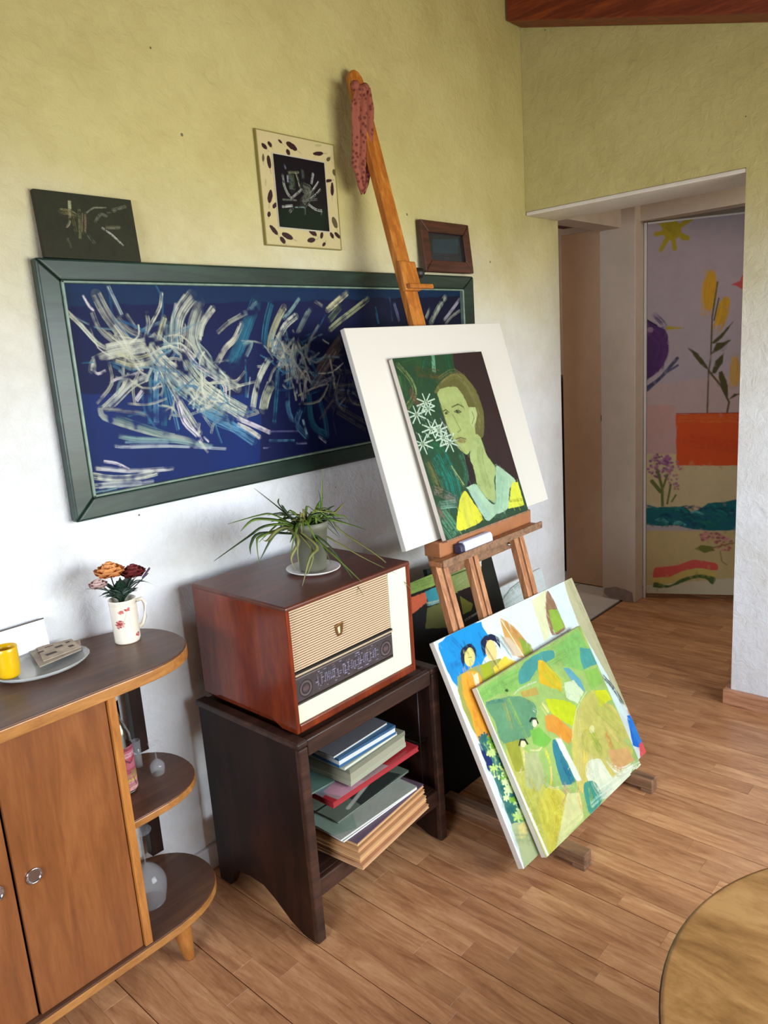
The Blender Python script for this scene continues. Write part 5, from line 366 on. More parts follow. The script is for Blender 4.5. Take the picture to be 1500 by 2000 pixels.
yellowm = plain('yellow_glaze', (236, 186, 8), .3, coat=.4); brownin = plain('brown_inside', (80, 40, 16), .5)

# ------------------------------------------------------------ the setting
fl = MB().box(-2.4, 5.6, -2.4, .83, -.06, -.006).build('floor', joint, kind='structure')
W_ = .0658; rg = random.Random(11); strips = []
x = 1.064 - W_ * 60; k = 0
while x < 4.75:
    y = -1.75 + rg.random() * .4
    while y < .80:
        L = rg.choice([.40, .46, .52, .58, .64]); y1 = min(y + L, .815); g = .0007
        xe = .0022 if (k % 3 == 0) else .0002
        strips.append((x + xe, x + W_ - .0002, y + g * .4, y1 - g * .4, rg.random(), rg.random())); y += L
    x += W_; k += 1
def strip_mesh(mb, s): 
    x0, x1, y0, y1 = s[:4]; b = .0005; z = .0
    mb.add([(x0, y0, -.006), (x1, y0, -.006), (x1, y1, -.006), (x0, y1, -.006), (x0, y0, z - b), (x1, y0, z - b), (x1, y1, z - b), (x0, y1, z - b), (x0 + b, y0 + b, z), (x1 - b, y0 + b, z), (x1 - b, y1 - b, z), (x0 + b, y1 - b, z)],
           [(0, 1, 5, 4), (1, 2, 6, 5), (2, 3, 7, 6), (3, 0, 4, 7), (4, 5, 9, 8), (5, 6, 10, 9), (6, 7, 11, 10), (7, 4, 8, 11), (8, 9, 10, 11)])
def tint(o, vals):
    a = o.data.color_attributes.new('Tint', 'FLOAT_COLOR', 'POINT'); v = np.ones((len(o.data.vertices), 4), np.float32)
    v[:, 0] = np.repeat([q[0] for q in vals], 12); v[:, 1] = np.repeat([q[1] for q in vals], 12); v[:, 2] = 1 - v[:, 0]; a.data.foreach_set('color', v.ravel())
def inview(s):
    x, y = (s[0] + s[1]) / 2, (s[2] + s[3]) / 2
    q = cam_o.matrix_world.inverted() @ Vector((x, y, 0)); 
    if q.z > -.1: return False
    u, v = 750 - 1465 * q.x / q.z, 1000 + 1465 * q.y / q.z
    if x < 1.0 and y > .15 and x + y * 0.0 < .75: return False
    return -60 < u < 1560 and v < 2100
vis = [s for s in strips if inview(s)]; hid = [s for s in strips if not inview(s)]
vis.sort(key=lambda s: math.hypot(s[0] - 0, s[2] + 1)); near, far = vis[:296], vis[296:]
for s in near:
    mb = MB(); strip_mesh(mb, s); o = mb.build('plank', floorw, fl); tint(o, [(s[4], s[5])])
mb = MB(); R_ = far + hid
for s in R_: strip_mesh(mb, s)
o = mb.build('planks_beyond', floorw, fl, kind='stuff'); tint(o, [(s[4], s[5]) for s in R_])
tile = plain('pale_floor_tile', (206, 200, 196), .35, var=.08, vscale=4); grout = plain('grout', (150, 144, 138), .9)
tf = MB().box(3.0, 5.6, .832, 3.4, -.06, -.004).build('floor_side_room', grout, kind='structure')
for i in range(6):
    for j in range(5):
        MB().box(3.3 + i * .34, 3.636 + i * .34, .834 + j * .34, 1.17 + j * .34, -.004, .001).build('floor_tile', tile, tf, bevel=.001, seg=1)
def roofz(y): return 2.758 + .289 * (y - .787) + .10
# long wall with the doorway beyond x 3.28
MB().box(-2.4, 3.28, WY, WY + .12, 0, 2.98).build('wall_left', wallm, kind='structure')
hd = MB().box(3.281, 4.12, WY + .0, WY + .12, 2.05, 2.6).build('wall_left_header', hallp, kind='structure')
# wall with the passage
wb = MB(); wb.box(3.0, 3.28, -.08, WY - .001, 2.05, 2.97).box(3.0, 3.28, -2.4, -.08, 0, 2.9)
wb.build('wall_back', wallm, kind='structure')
MB().box(3.001, 3.279, -.079, WY - .002, 2.034, 2.0495).build('trim_1', whitep, bevel=.004, kind='structure', label='white painted underside of the passage lintel')
# hall beyond
MB().box(4.0, 4.1, -1.9, .76, 2.075, 2.62).build('wall_hall_header', hallp, kind='structure')
MB().box(4.0, 4.1, -1.9, -.2, 0, 2.075).build('wall_hall_side', hallp, kind='structure')
MB().box(3.94, 4.045, .742, .94, 0, 2.62).build('wall_hall_post', hallp, bevel=.004, kind='structure')
MB().box(4.6, 4.7, -1.9, 3.4, 0, 2.62).build('wall_hall_end', hallp, kind='structure')
MB().box(3.285, 4.7, -1.9, 3.4, 2.63, 2.7).build('ceiling_hall', whitep, kind='structure')
MB().box(3.285, 4.6, 3.3, 3.4, 0, 2.62).build('wall_side_room_far', hallp, kind='structure')
MB().box(3.28, 3.38, WY + .14, 3.3, 0, 2.62).build('wall_side_room_near', hallp, kind='structure')
MB().box(3.285, 4.6, -1.9, -1.8, 0, 2.62).build('wall_hall_right', hallp, kind='structure')
pm = plain('bare_plaster', (150, 136, 128), .9, var=.2, vscale=30)
MB().prism([(.752, .006), (.905, .008), (.93, .03), (.925, .06), (.86, .078), (.80, .072), (.758, .06)], 3.9365, 3.9395, 'x').build('peeled_paint_patch', pm, bpy.data.objects['wall_hall_post'], label='bare grey patch of peeled paint at the foot of the post')
# room behind the camera
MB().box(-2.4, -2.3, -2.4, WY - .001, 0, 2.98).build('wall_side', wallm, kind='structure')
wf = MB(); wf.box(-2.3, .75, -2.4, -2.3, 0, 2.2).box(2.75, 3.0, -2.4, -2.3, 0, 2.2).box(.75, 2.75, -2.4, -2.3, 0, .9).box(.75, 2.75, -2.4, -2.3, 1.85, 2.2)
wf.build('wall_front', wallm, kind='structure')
wn = MB()
for a, b_, c, d in ((.75, .8, .9, 1.85), (2.7, 2.75, .9, 1.85), (1.72, 1.78, .9, 1.85), (.75, 2.75, .9, .95), (.75, 2.75, 1.8, 1.85)): wn.box(a, b_, -2.37, -2.32, c, d)
wn.build('window_1', whitep, kind='structure')
# sloping ceiling, boards and rafters
cm = MB(); cm.add([(-2.4, .95, roofz(.95)), (3.3, .95, roofz(.95)), (3.3, -2.45, roofz(-2.45)), (-2.4, -2.45, roofz(-2.45)), (-2.4, .95, roofz(.95) + .06), (3.3, .95, roofz(.95) + .06), (3.3, -2.45, roofz(-2.45) + .06), (-2.4, -2.45, roofz(-2.45) + .06)],
                  [(0, 1, 2, 3), (4, 7, 6, 5), (0, 4, 5, 1), (1, 5, 6, 2), (2, 6, 7, 3), (3, 7, 4, 0)])
ce = cm.build('ceiling', joint, kind='structure')
for i in range(24):
    y1 = .815 - i * .135; y0 = y1 - .131; z0, z1 = roofz(y0), roofz(y1)
    m = MB(); m.add([(-2.28, y0, z0 - .012), (2.995, y0, z0 - .012), (2.995, y1, z1 - .012), (-2.28, y1, z1 - .012), (-2.28, y0, z0 + .002), (2.995, y0, z0 + .002), (2.995, y1, z1 + .002), (-2.28, y1, z1 + .002)], [(0, 1, 2, 3), (4, 7, 6, 5), (0, 4, 5, 1), (1, 5, 6, 2), (2, 6, 7, 3), (3, 7, 4, 0)])
    m.build('ceiling_board', ceilw, ce, bevel=.002, seg=1)
for xr in (2.885, 1.55, .2, -1.1):
    ya, yb = .812, -2.25; m = MB(); h = .10
    m.add([(xr, ya, roofz(ya) - h), (xr + .108, ya, roofz(ya) - h), (xr + .108, yb, roofz(yb) - h), (xr, yb, roofz(yb) - h), (xr, ya, roofz(ya) - .013), (xr + .108, ya, roofz(ya) - .013), (xr + .108, yb, roofz(yb) - .013), (xr, yb, roofz(yb) - .013)], [(0, 1, 2, 3), (4, 7, 6, 5), (0, 4, 5, 1), (1, 5, 6, 2), (2, 6, 7, 3), (3, 7, 4, 0)])
    m.build('rafter', beamw, ce, bevel=.003, label='reddish brown stained roof beam')
MB().box(-2.29, 3.0, WY - .014, WY - .0005, 0, .075).build('baseboard_left', plain('white_skirting', (222, 222, 226), .6), bevel=.002, kind='structure')
bbm = wood('skirting_wood', (150, 96, 66), (206, 152, 116), 'y', 2.0, .4)
MB().prism([(2.976, -1.98), (2.9995, -1.98), (2.9995, -.0795), (3.22, -.0795), (3.22, -.056), (2.976, -.056)], 0, .062, 'z').build('baseboard_back', bbm, bevel=.002, kind='structure')

# ------------------------------------------------------------ hall: painted door, plain door leaf, cabinet
md = thing('door', (4.05, .724, 0), 'tall hall door painted with bird, flowers, sun and orange pot', 'door')
L = math.hypot(.198, .406); yaw = math.atan2(-.406, .198); DM = leanM(4.05, .724, .03, yaw, 0)
MB().box(0, .78, .001, .04, 0, 2.04, DM).build('door_panel', whitep, md, bevel=.002)
p = Paint(2.03 / .78, 240, (176, 160, 158), 5, .1); p.run(ART['mural']); p.dabs(500, .05, .02, .07, 1.5, .3); p.mesh('painted_mural', DM, .78, md, paint, .85)
df = thing('door_frame', (4.06, .735, 0), 'white door frame post beside the painted hall door', 'door frame')
MB().box(4.0455, 4.0492, .7262, .7415, 0, 2.07).build('frame_post', whitep, df, bevel=.003)
pd = thing('door', (4.101, 1.04, 0), 'plain peach painted door leaf standing behind the white post', 'door')
MB().box(4.10, 4.14, .985, 1.262, .006, 2.085).build('door_panel', peach, pd, bevel=.003)
pdk = MB(); pdk.box(4.096, 4.1, 1.003, 1.019, 1.02, 1.055); pdk.build('lock_plate', darkmet, pd, label='small dark hole of the latch')
MB().box(4.096, 4.1, 1.004, 1.014, .93, .985).build('keyhole_plate', brass, pd)
dc = thing('cabinet', (4.45, 1.48, 0), 'dark tall cupboard glimpsed behind the left doorway edge', 'cabinet')
MB().box(4.30, 4.58, 1.26, 1.9, 0, 1.27).build('cabinet_body', black, dc, bevel=.004)
MB().box(4.285, 4.3, 1.27, 1.89, .66, 1.25).build('cabinet_door', darkw, dc, bevel=.003); MB().box(4.285, 4.3, 1.27, 1.89, .04, .63).build('cabinet_door', darkw, dc, bevel=.003)
tb = MB().box(3.9, 4.58, 1.16, 1.5, 2.19, 2.33).build('roof_beam', plain('dark_red_paint', (96, 30, 26), .6)); tag(tb, 'dark red beam end above the peach door leaf', 'beam')

# ------------------------------------------------------------ pictures on the long wall
# large blue painting in a dark green frame
bp_ = thing('framed_painting', (1.71, WY, 1.134), 'large blue abstract painting with white strokes in a wide dark green frame', 'painting')
X0, X1, Z0, Z1 = .817, 2.547, 1.141, 1.768; yf, yb = WY - .032, WY - .0008
def rail(a, b_, c, d, nm='frame_rail', mt=framed): # outer a,b and inner c,d corner pairs (x,z)
    m = MB(); m.prism([a, b_, c, d], yf, yb, 'y'); return m.build(nm, mt, bp_, bevel=.006, seg=3)
IX0, IX1, IZ0, IZ1 = .871, 2.475, 1.195, 1.718
rail((X0, Z0), (X1, Z0), (IX1, IZ0), (IX0, IZ0)); rail((X0, Z1), (X1, Z1), (IX1, IZ1), (IX0, IZ1)); rail((X0, Z0), (X0, Z1), (IX0, IZ1), (IX0, IZ0)); rail((X1, Z0), (X1, Z1), (IX1, IZ1), (IX1, IZ0))
m = MB(); t = .006
m.box(IX0 - .002, IX1 + .002, yf - .002, yf + .02, IZ1 - t, IZ1).box(IX0 - .002, IX1 + .002, yf - .002, yf + .02, IZ0, IZ0 + t).box(IX0 - .002, IX0 + t, yf - .002, yf + .02, IZ0, IZ1).box(IX1 - t, IX1 + .002, yf - .002, yf + .02, IZ0, IZ1)
m.build('frame_bead', beadm, bp_, bevel=.002)
wI = 1.604; hI = .523; p = Paint(hI / wI, 1100, (2, 15, 66), 3, .4)
g = np.clip((p.X - .40) / .35, 0, 1)[..., None]; p.C = p.C * (1 - g * .8) + np.array(lin((8, 10, 30))) * g * .8
p.run(ART['blue'], .8); 
rb = random.Random(77)
for (cx, cy, r0, r1, n) in ((.14, .125, .02, .10, 80), (.23, .19, .02, .09, 50), (.45, .14, .02, .09, 70), (.57, .20, .02, .10, 40)):
    for i in range(n):
        cx_, cy_ = cx, cy; cx, cy = cx + rb.gauss(0, .03), cy + rb.gauss(0, .022)
        t = rb.random() * 6.28; a = r0 * rb.random(); b2 = r0 + (r1 - r0) * rb.random(); tw = 1.1 * (rb.random() - .5); cc = rb.choice([(206, 208, 190), (150, 165, 160), (60, 120, 150), (30, 90, 130), (190, 190, 170), (110, 140, 150)]) if cx < .55 else rb.choice([(90, 84, 80), (60, 70, 84), (120, 120, 116)])
        p.bristle([(cx + a * math.cos(t) * 1.1, cy + a * math.sin(t) * .8), (cx + (a + b2) / 2 * math.cos(t + tw), cy + (a + b2) / 2 * math.sin(t + tw) * .9), (cx + b2 * math.cos(t + 2 * tw), cy + b2 * math.sin(t + 2 * tw) * .9)], .005, cc, 3, .6, .5); cx, cy = cx_, cy_
PM = Matrix.Translation((.871, WY - .018, 1.195)); p.mesh('painted_surface', PM, wI, bp_, paint, .9, .0012)
MB().box(IX0 - .01, IX1 + .01, WY - .016, WY - .001, IZ0 - .01, IZ1 + .01).build('backing_board', black, bp_)
# dark unframed picture resting on the frame
dp = thing('canvas', (.975, WY, 1.775), 'small dark canvas with pale scribbled strokes standing on the left end of the large frame', 'painting')
DMx = leanM(.842, WY - .030, 1.7695, 0, .09, -.008)
MB().box(0, .247, .0006, .014, 0, .152, DMx).build('canvas_panel', plain('dark_canvas_side', (34, 30, 18), .7), dp, bevel=.001)
p = Paint(.152 / .247, 330, (40, 42, 26), 8, .4); p.run(ART['dark'], .7); p.mesh('painted_surface', DMx, .247, dp, paint, 1.0, .001)
# leaf-bordered picture
lp = thing('framed_picture', (1.70, WY, 1.84), 'cream framed picture bordered with dark leaves around a black centre', 'picture')
LM = Matrix.Translation((1.524, WY - .009, 1.835))
m = MB(); 
for a, b_, c, d in ((0, .317, 0, .003), (0, .317, .318, .321), (0, .003, .003, .318), (.314, .317, .003, .318)): m.box(a, b_, -.002, .0085, c, d, LM)
m.build('frame_edge', plain('dull_gilt', (130, 118, 60), .5), lp)
MB().box(.0031, .3139, .0006, .0082, .0031, .3179, LM).build('mount_board', plain('cream_card', (206, 198, 160), .6), lp)
p = Paint(.321 / .317, 340, (206, 190, 140), 9, .12); p.run(ART['leaf']); o = p.mesh('leaf_border', LM, .317, lp, printm, .82)
LN = Matrix.Translation((1.582, WY - .0115, 1.890)); MB().box(-.004, .212, .0006, .0014, -.004, .209, LN).build('inner_mount', plain('grey_card', (176, 168, 150), .5), lp)
p = Paint(.205 / .208, 300, (10, 12, 20), 12, .3); p.run(ART['leafin'], .5); p.mesh('painted_surface', LN, .208, lp, paintg, 1.0, .0008)
# tiny framed picture
tp = thing('framed_picture', (2.435, WY, 1.775), 'small dark seascape in a brown frame standing on the right end of the large frame', 'picture')
TM = leanM(2.240, WY - .034, 1.7770, 0, .10); brf = wood('brown_frame_wood', (40, 18, 14), (84, 42, 30), 'x', 3, .4, .2)
fw = .042
for q in ([(0, 0), (.298, 0), (.298 - fw, fw), (fw, fw)], [(0, .184), (.298, .184), (.298 - fw, .184 - fw), (fw, .184 - fw)], [(0, 0), (0, .184), (fw, .184 - fw), (fw, fw)], [(.298, 0), (.298, .184), (.298 - fw, .184 - fw), (.298 - fw, fw)]):
    MB().prism(q, -.008, .010, 'y', M=TM).build('frame_rail', brf, tp, bevel=.003)
p = Paint(.102 / .216, 220, (30, 36, 42), 14, .4); p.run(ART['tiny']); TM2 = TM @ Matrix.Translation((.041, .004, .041)); p.mesh('painted_surface', TM2, .216, tp, paintg)

# ------------------------------------------------------------ sideboard
sb = thing('sideboard', (.3, .62, 0), 'mid brown wooden sideboard with rounded open shelf end and sliding doors', 'sideboard')
def endshape(x0, xt, yf_, yb_, n=18, p=.85, inset=0):
    cy = (yf_ + yb_) / 2; ry = (yb_ - yf_) / 2; xs = x0; rx = xt - xs; out = []
    for i in range(n + 1):
        t = -PI / 2 + PI * i / n; c, s_ = math.cos(t), math.sin(t)
        out.append((xs + rx * abs(c) ** p, cy + ry * math.copysign(abs(s_) ** .92, s_)))
    return out
LEFT = -.75
top = [(LEFT, .805), (LEFT, .475)] + endshape(.74, .952, .475, .805, 22, .72)
MB().prism(top, .8225, .8415, 'z').build('top', sidet, sb, bevel=.002)
topu = [(LEFT, .803), (LEFT, .4725)] + endshape(.74, .9535, .4725, .807, 22, .72)
MB().prism(topu, .812, .838, 'z').build('edge_band', edgew, sb, bevel=.002, label='lighter orange edge band of the top')
bot = [(LEFT, .805), (LEFT, .487)] + endshape(.72, .955, .487, .80, 22, .72)
MB().prism(bot, .160, .1795, 'z').build('bottom_board', sidet, sb, bevel=.0015)
botu = [(LEFT, .803), (LEFT, .4845)] + endshape(.72, .9565, .4845, .803, 22, .72)
MB().prism(botu, .156, .1755, 'z').build('edge_band', edgew, sb, bevel=.0015, label='lighter edge band of the bottom board')
mid = [(.706, .80), (.706, .505)] + endshape(.75, .94, .505, .80, 20, .72)
MB().prism(mid, .474, .4905, 'z').build('shelf', sidet, sb, bevel=.0015)
midu = [(.706, .80), (.706, .503)] + endshape(.75, .9415, .503, .802, 20, .72)
MB().prism(midu, .470, .4875, 'z').build('edge_band', edgew, sb, bevel=.0015, label='lighter edge band of the middle shelf')
MB().box(.686, .705, .489, .80, .1797, .8115).build('side_panel', legw, sb, bevel=.0015)
MB().box(LEFT, LEFT + .02, .489, .80, .1797, .8115).build('side_panel', sidew, sb, bevel=.0015)
MB().box(LEFT, .685, .79, .80, .1797, .8115).build('back_panel', sidew, sb)
MB().box(.875, .91, .772, .799, .1797, .4698).box(.875, .91, .772, .799, .491, .8115).build('corner_post', darkw, sb, bevel=.001)
for x0, x1, yy, hx in ((.445, .684, .497, .479), (.20, .440, .503, .405), (-.05, .195, .497, -.02), (-.30, -.055, .503, -.1), (-.725, -.305, .497, -.5)):
    d = MB().box(x0, x1, yy, yy + .014, .181, .811).build('door', sidew, sb, bevel=.001)
    hz = .497 if hx > .45 else .497
    MB().lathe([(.0155, 0), (.0175, -.002), (.0165, -.004), (.0135, -.003), (.0125, -.0005)], (hx, yy - .001, hz), 24, (0, 1, 0)).build('pull_ring', metalm, d, label='round chrome finger pull')
    MB().lathe([(0.0001, -.0004), (.0125, -.0005)], (hx, yy - .001, hz), 24, (0, 1, 0)).build('pull_cup', metalm, d)
for lx, ly in ((.815, .565), (.80, .745), (-.6, .56), (-.6, .75), (.1, .56)):
    m = MB(); n = 8; pr = [(.0285, .156), (.028, .15), (.023, .09), (.0165, .03), (.0135, .006), (.011, 0), (.0001, 0)]
    m.lathe([(r, z) for r, z in pr], (lx + .0, ly, 0), 20); m.v = [(a + (.156 - c) * .10, b_ , c) for a, b_, c in m.v]
    m.build('leg', legw, sb)

# ------------------------------------------------------------ things on the sideboard
jg = thing('jug', (.854, .691, .8415), 'cream ceramic jug with red flower decoration holding a bouquet', 'jug')
J = (.854, .691, .8415)
m = MB(); m.lathe([(.0001, .001), (.030, .001), (.0305, .004), (.0315, .06), (.0325, .106), (.0335, .110), (.0318, .111), (.0300, .106), (.0285, .012), (.0001, .010)], J, 36); m.build('jug_body', porcel, jg)
m = MB(); m.tube([(J[0] + .029, J[1] - .004, J[2] + .096), (J[0] + .048, J[1] - .008, J[2] + .098), (J[0] + .054, J[1] - .010, J[2] + .085), (J[0] + .050, J[1] - .010, J[2] + .05), (J[0] + .042, J[1] - .008, J[2] + .034), (J[0] + .029, J[1] - .004, J[2] + .024)], [.005, .005, .0052, .005, .005, .006], 10); m.build('handle', porcel, jg)
# red floral decal wrapped on the jug
def wrap(c, r0, a0, a1, hh):
    def f(L):
        u = L[:, 0]; ang = a0 + (a1 - a0) * u; z = L[:, 2] * .098
        r = r0 + .0018 * z / .106 + .0003
        return np.stack([c[0] + r * np.cos(ang), c[1] + r * np.sin(ang), c[2] + z, np.ones_like(z)], -1)
    return f
p = Paint(.92, 300, (236, 226, 208), 2, .04); rr = random.Random(3)
for cx, cy, n, sp in ((.20, .46, 46, .11), (.26, .12, 12, .06), (.42, .10, 10, .06), (.62, .80, 16, .06), (.80, .4, 16, .08)):
    for i in range(n): 
        a = rr.random() * 6.28; r = rr.random() * sp; p.stroke([(cx + math.cos(a) * r * .9, cy + math.sin(a) * r), (cx + math.cos(a) * r * .9 + .03, cy + math.sin(a) * r + .01)], .035, rr.choice([(176, 40, 46), (206, 100, 96), (150, 60, 60), (220, 150, 140)]), .85)
p.stroke([(.26, .5), (.34, .34), (.40, .18)], .014, (170, 186, 150), .8); p.stroke([(.45, .3), (.47, .6)], .012, (176, 190, 150), .7)
p.mesh('floral_decal', None, 1.0, jg, painted('glazed_decal', .2, .5, 0), 1.0, 0, fn=wrap((J[0], J[1], J[2] + .008), .0318, -PI * .98, -.02, .09), y=0)
bo = thing('bouquet', (.854, .691, .86), 'artificial bouquet of an orange rose and dark red rose with green leaves', 'flowers')
def rose(c, r, mt, nm, lab=None):
    m = MB(); rr = random.Random(int(c[0] * 1e4))
    for ring, (k, rad, tilt) in enumerate(((3, .25, .15), (4, .5, .35), (6, .78, .7), (7, 1.0, 1.05))):
        for i in range(k):
            a = 2 * PI * i / k + ring * .7 + rr.random() * .3; d = Vector((math.cos(a), math.sin(a), 0)); s_ = Vector((-math.sin(a), math.cos(a), 0)); vs = []
            for vv in range(4):
                h = vv / 3
                for uu in range(4):
                    u = uu / 3 - .5; wd = r * (1.1 if ring > 1 else .8) * (1 - .35 * abs(h - .6) * 2 * h)
                    pt = Vector(c) + d * (r * rad * (.35 + .65 * math.sin(h * 1.4) * (1 + tilt * .3)) - abs(u) * r * .5) + s_ * u * wd * 1.4 + Vector((0, 0, r * (-.55 + h * (1.25 - tilt * .6)) - abs(u) * r * .3 * h))
                    vs.append(pt)
            m.add(vs, [(q * 4 + w2, q * 4 + w2 + 1, q * 4 + w2 + 5, q * 4 + w2 + 4) for q in range(3) for w2 in range(3)], True)
    return m.build(nm, mt, bo, label=lab)
rose((.838, .70, 1.030), .033, plain('orange_petal', (226, 156, 92), .8, var=.12, vscale=60), 'rose', 'orange rose')
rose((.886, .676, 1.018), .028, plain('dark_red_petal', (112, 34, 34), .7, var=.3, vscale=80), 'rose', 'dark red rose')
rose((.800, .69, 1.006), .020, plain('pale_pink_petal', (206, 176, 170), .8, var=.2, vscale=60), 'rose', 'small pale pink bloom')
leafm = plain('dark_leaf', (22, 46, 30), .5, var=.35, vscale=40); leafg = plain('grey_leaf', (78, 92, 84), .55, var=.2, vscale=40)
def leaf(o, a, b_, wd, mt, bend=.01, up=(0, 0, 1)):
    a = Vector(a); b_ = Vector(b_); pts = []; ws = []
    for i in range(7):
        t = i / 6; q = a.lerp(b_, t) + Vector(up) * math.sin(t * PI) * bend; pts.append(q); ws.append(wd * max(.06, math.sin(min(1, t * 1.05 + .08) * PI) ** .8))
    return MB().ribbon(pts, ws, up, .25).build('leaf', mt, o)
rr = random.Random(9); jc = Vector((.854, .691, .955))
for i in range(34):
    a = rr.random() * 6.28; q = jc + Vector((math.cos(a) * .046, math.sin(a) * .034, .012 + rr.random() * .05)); leaf(bo, jc + Vector((0, 0, -.012)), q, .015, leafm if rr.random() < .8 else leafg, .008)
leaf(bo, (.845, .69, .965), (.772, .70, .998), .011, leafg, .006); leaf(bo, (.845, .69, .968), (.795, .685, .975), .010, leafm, .004)
leaf(bo, (.87, .688, .966), (.935, .67, .966), .006, leafm, .018); leaf(bo, (.87, .688, .97), (.925, .68, .975), .006, leafg, .014)
MB().tube([(.862, .69, .955), (.89, .683, .975), (.926, .676, 1.0)], .0013, 6).build('stem', leafm, bo)
m = MB(); 
for i in range(8): m.lathe([(.0001, -.004), (.003, 0), (.0001, .004)], (.912 + i * .0024, .68 - i * .001, .992 + i * .0028), 6)
m.build('lavender_sprig', plain('lavender', (96, 66, 104), .8), bo)
m = MB()
for a in (0, 1, 2): m.tube([(jc.x + .008 * (a - 1), jc.y, .862), (jc.x + .006 * (a - 1), jc.y, .94), ((.838, .884, .806)[a], (.70, .676, .69)[a], (1.02, 1.008, 1.0)[a])], .0015, 6)
m.build('stems', leafm, bo)
# glass dish, paper, cup, card
ds = thing('dish', (.65, .695, .8415), 'faceted clear glass dish on the sideboard under folded papers', 'dish')
m = MB(); m.lathe([(.0001, .002), (.075, .002), (.098, .008), (.108, .016), (.106, .018), (.094, .0105), (.07, .0055), (.0001, .0055)], (0, 0, 0), 24)
m.v = [(.645 + a * 1.0, .70 + b_ * .80, .8415 + c) for a, b_, c in m.v]; m.build('dish_body', glass('dish_glass', (.80, .82, .80), .12, .55), ds)
pa = thing('paper', (.70, .74, .86), 'grey brown printed folded papers lying in the glass dish', 'paper')
def sheet(nm, pts, z, th, mt, par): return MB().prism(pts, z, z + th, 'z').build(nm, mt, par, bevel=.0004, seg=1)
papm = plain('grey_paper', (158, 144, 128), .8, var=.22, vscale=30)
sheet('folded_sheet', [(.628, .672), (.735, .690), (.765, .757), (.655, .79)], .858, .003, papm, pa); sheet('folded_sheet', [(.645, .69), (.74, .70), (.752, .775), (.675, .795)], .8615, .002, plain('tan_paper', (176, 160, 140), .8, var=.25, vscale=40), pa)
inkm = plain('print_ink', (70, 60, 54), .8)
for a, b_, c, d in ((.665, .715, .025, .012), (.70, .745, .018, .01), (.722, .72, .012, .012), (.685, .77, .02, .004), (.66, .75, .014, .008), (.73, .755, .01, .008)): MB().box(a, a + c, b_, b_ + d, .8636, .8639).build('printed_mark', inkm, pa)
cu = thing('cup', (.575, .70, .85), 'small bright yellow cup in the glass dish at the left edge', 'cup')
m = MB(); m.lathe([(.0001, .0), (.021, .0), (.0235, .004), (.0255, .03), (.0255, .06), (.0262, .069), (.0250, .070), (.0236, .06), (.0225, .008), (.0001, .006)], (.572, .702, .851), 32); m.build('cup_body', yellowm, cu)
m = MB(); m.lathe([(.0001, .052), (.0232, .052)], (.572, .702, .851), 32); m.build('cup_filling', brownin, cu)
cd = thing('envelope', (.64, .80, .8415), 'white card leaning on the wall behind the yellow cup', 'card')
CM = leanM(.50, .787, .8418, 0, .2); MB().box(0, .205, 0, .0018, 0, .084, CM).build('card_sheet', plain('white_card', (236, 238, 242), .6), cd); MB().box(0, .206, -.0005, .0022, .084, .0872, CM).build('card_edge', plain('dark_edge', (84, 72, 64), .7), cd)

# ------------------------------------------------------------ things on the open shelves
def goblet(x, y, z, hb, rb, hs, rf, lab, grp=None):
    t = thing('wine_glass', (x, y, z), lab, 'glass', grp)
    m = MB(); pr = []   # upside down: rim on the shelf, foot on top
    for i in range(11):
        a = i / 10; pr.append((rb * (.80 + .20 * math.sin(a * PI)) * (math.cos(max(0, a - .45) / .55 * PI / 2) ** .6 if a > .45 else 1) + .0016, hb * a))
    pr2 = [(max(r - .0011, .0004), h_ - (.0012 if h_ > hb * .6 else 0)) for r, h_ in pr]
    m.lathe(pr2[::-1] + pr, (x, y, z), 28); m.build('bowl', clear, t)
    MB().lathe([(.0022, hb - .001), (.0018, hb + hs * .3), (.0018, hb + hs * .8), (.004, hb + hs * .96), (rf, hb + hs), (rf, hb + hs + .0016), (.0001, hb + hs + .002)], (x, y, z), 24).build('stem_and_foot', clear, t)
    return t
goblet(.776, .617, .1800, .112, .044, .088, .026, 'large wine glass upside down on the bottom shelf of the sideboard')
goblet(.857, .640, .4910, .042, .0175, .042, .0165, 'small stemmed glass upside down on the middle shelf in front')
tg = thing('tumbler', (.842, .70, .491), 'narrow tall clear glass behind the small stemmed glass', 'glass')
MB().lathe([(.0001, 0), (.0085, 0), (.0095, .002), (.011, .075), (.0102, .075), (.0085, .006), (.0001, .005)], (.845, .712, .491), 20).build('glass_body', clear, tg)
bt = thing('bottle', (.768, .632, .491), 'slim clear glass bottle with pink and yellow label on the middle shelf', 'bottle')
BC = (.770, .640, .491)
m = MB(); out = [(.0001, 0), (.024, 0), (.0265, .004), (.0268, .125), (.0255, .145), (.017, .168), (.0105, .185), (.0095, .235), (.0105, .237)]; inn = [(.0085, .237), (.0078, .186), (.015, .166), (.0235, .144), (.0248, .125), (.0245, .008), (.0001, .006)]
m.lathe(out + inn, BC, 30); m.build('bottle_glass', glass('bottle_glass_tint', (.86, .93, .90)), bt)
m = MB(); m.lathe([(.0001, .0065), (.0242, .0085), (.0245, .09), (.0001, .09)], BC, 30); m.build('bottle_contents', plain('rose_liquid', (84, 34, 44), .2, coat=.4), bt)
m = MB(); m.lathe([(.0001, .238), (.0105, .238), (.0112, .24), (.0112, .262), (.0098, .265), (.0001, .265)], BC, 20); m.build('bottle_cap', plain('grey_cap', (176, 176, 172), .4), bt)
p = Paint(.55, 200, (176, 96, 110), 3, .2)
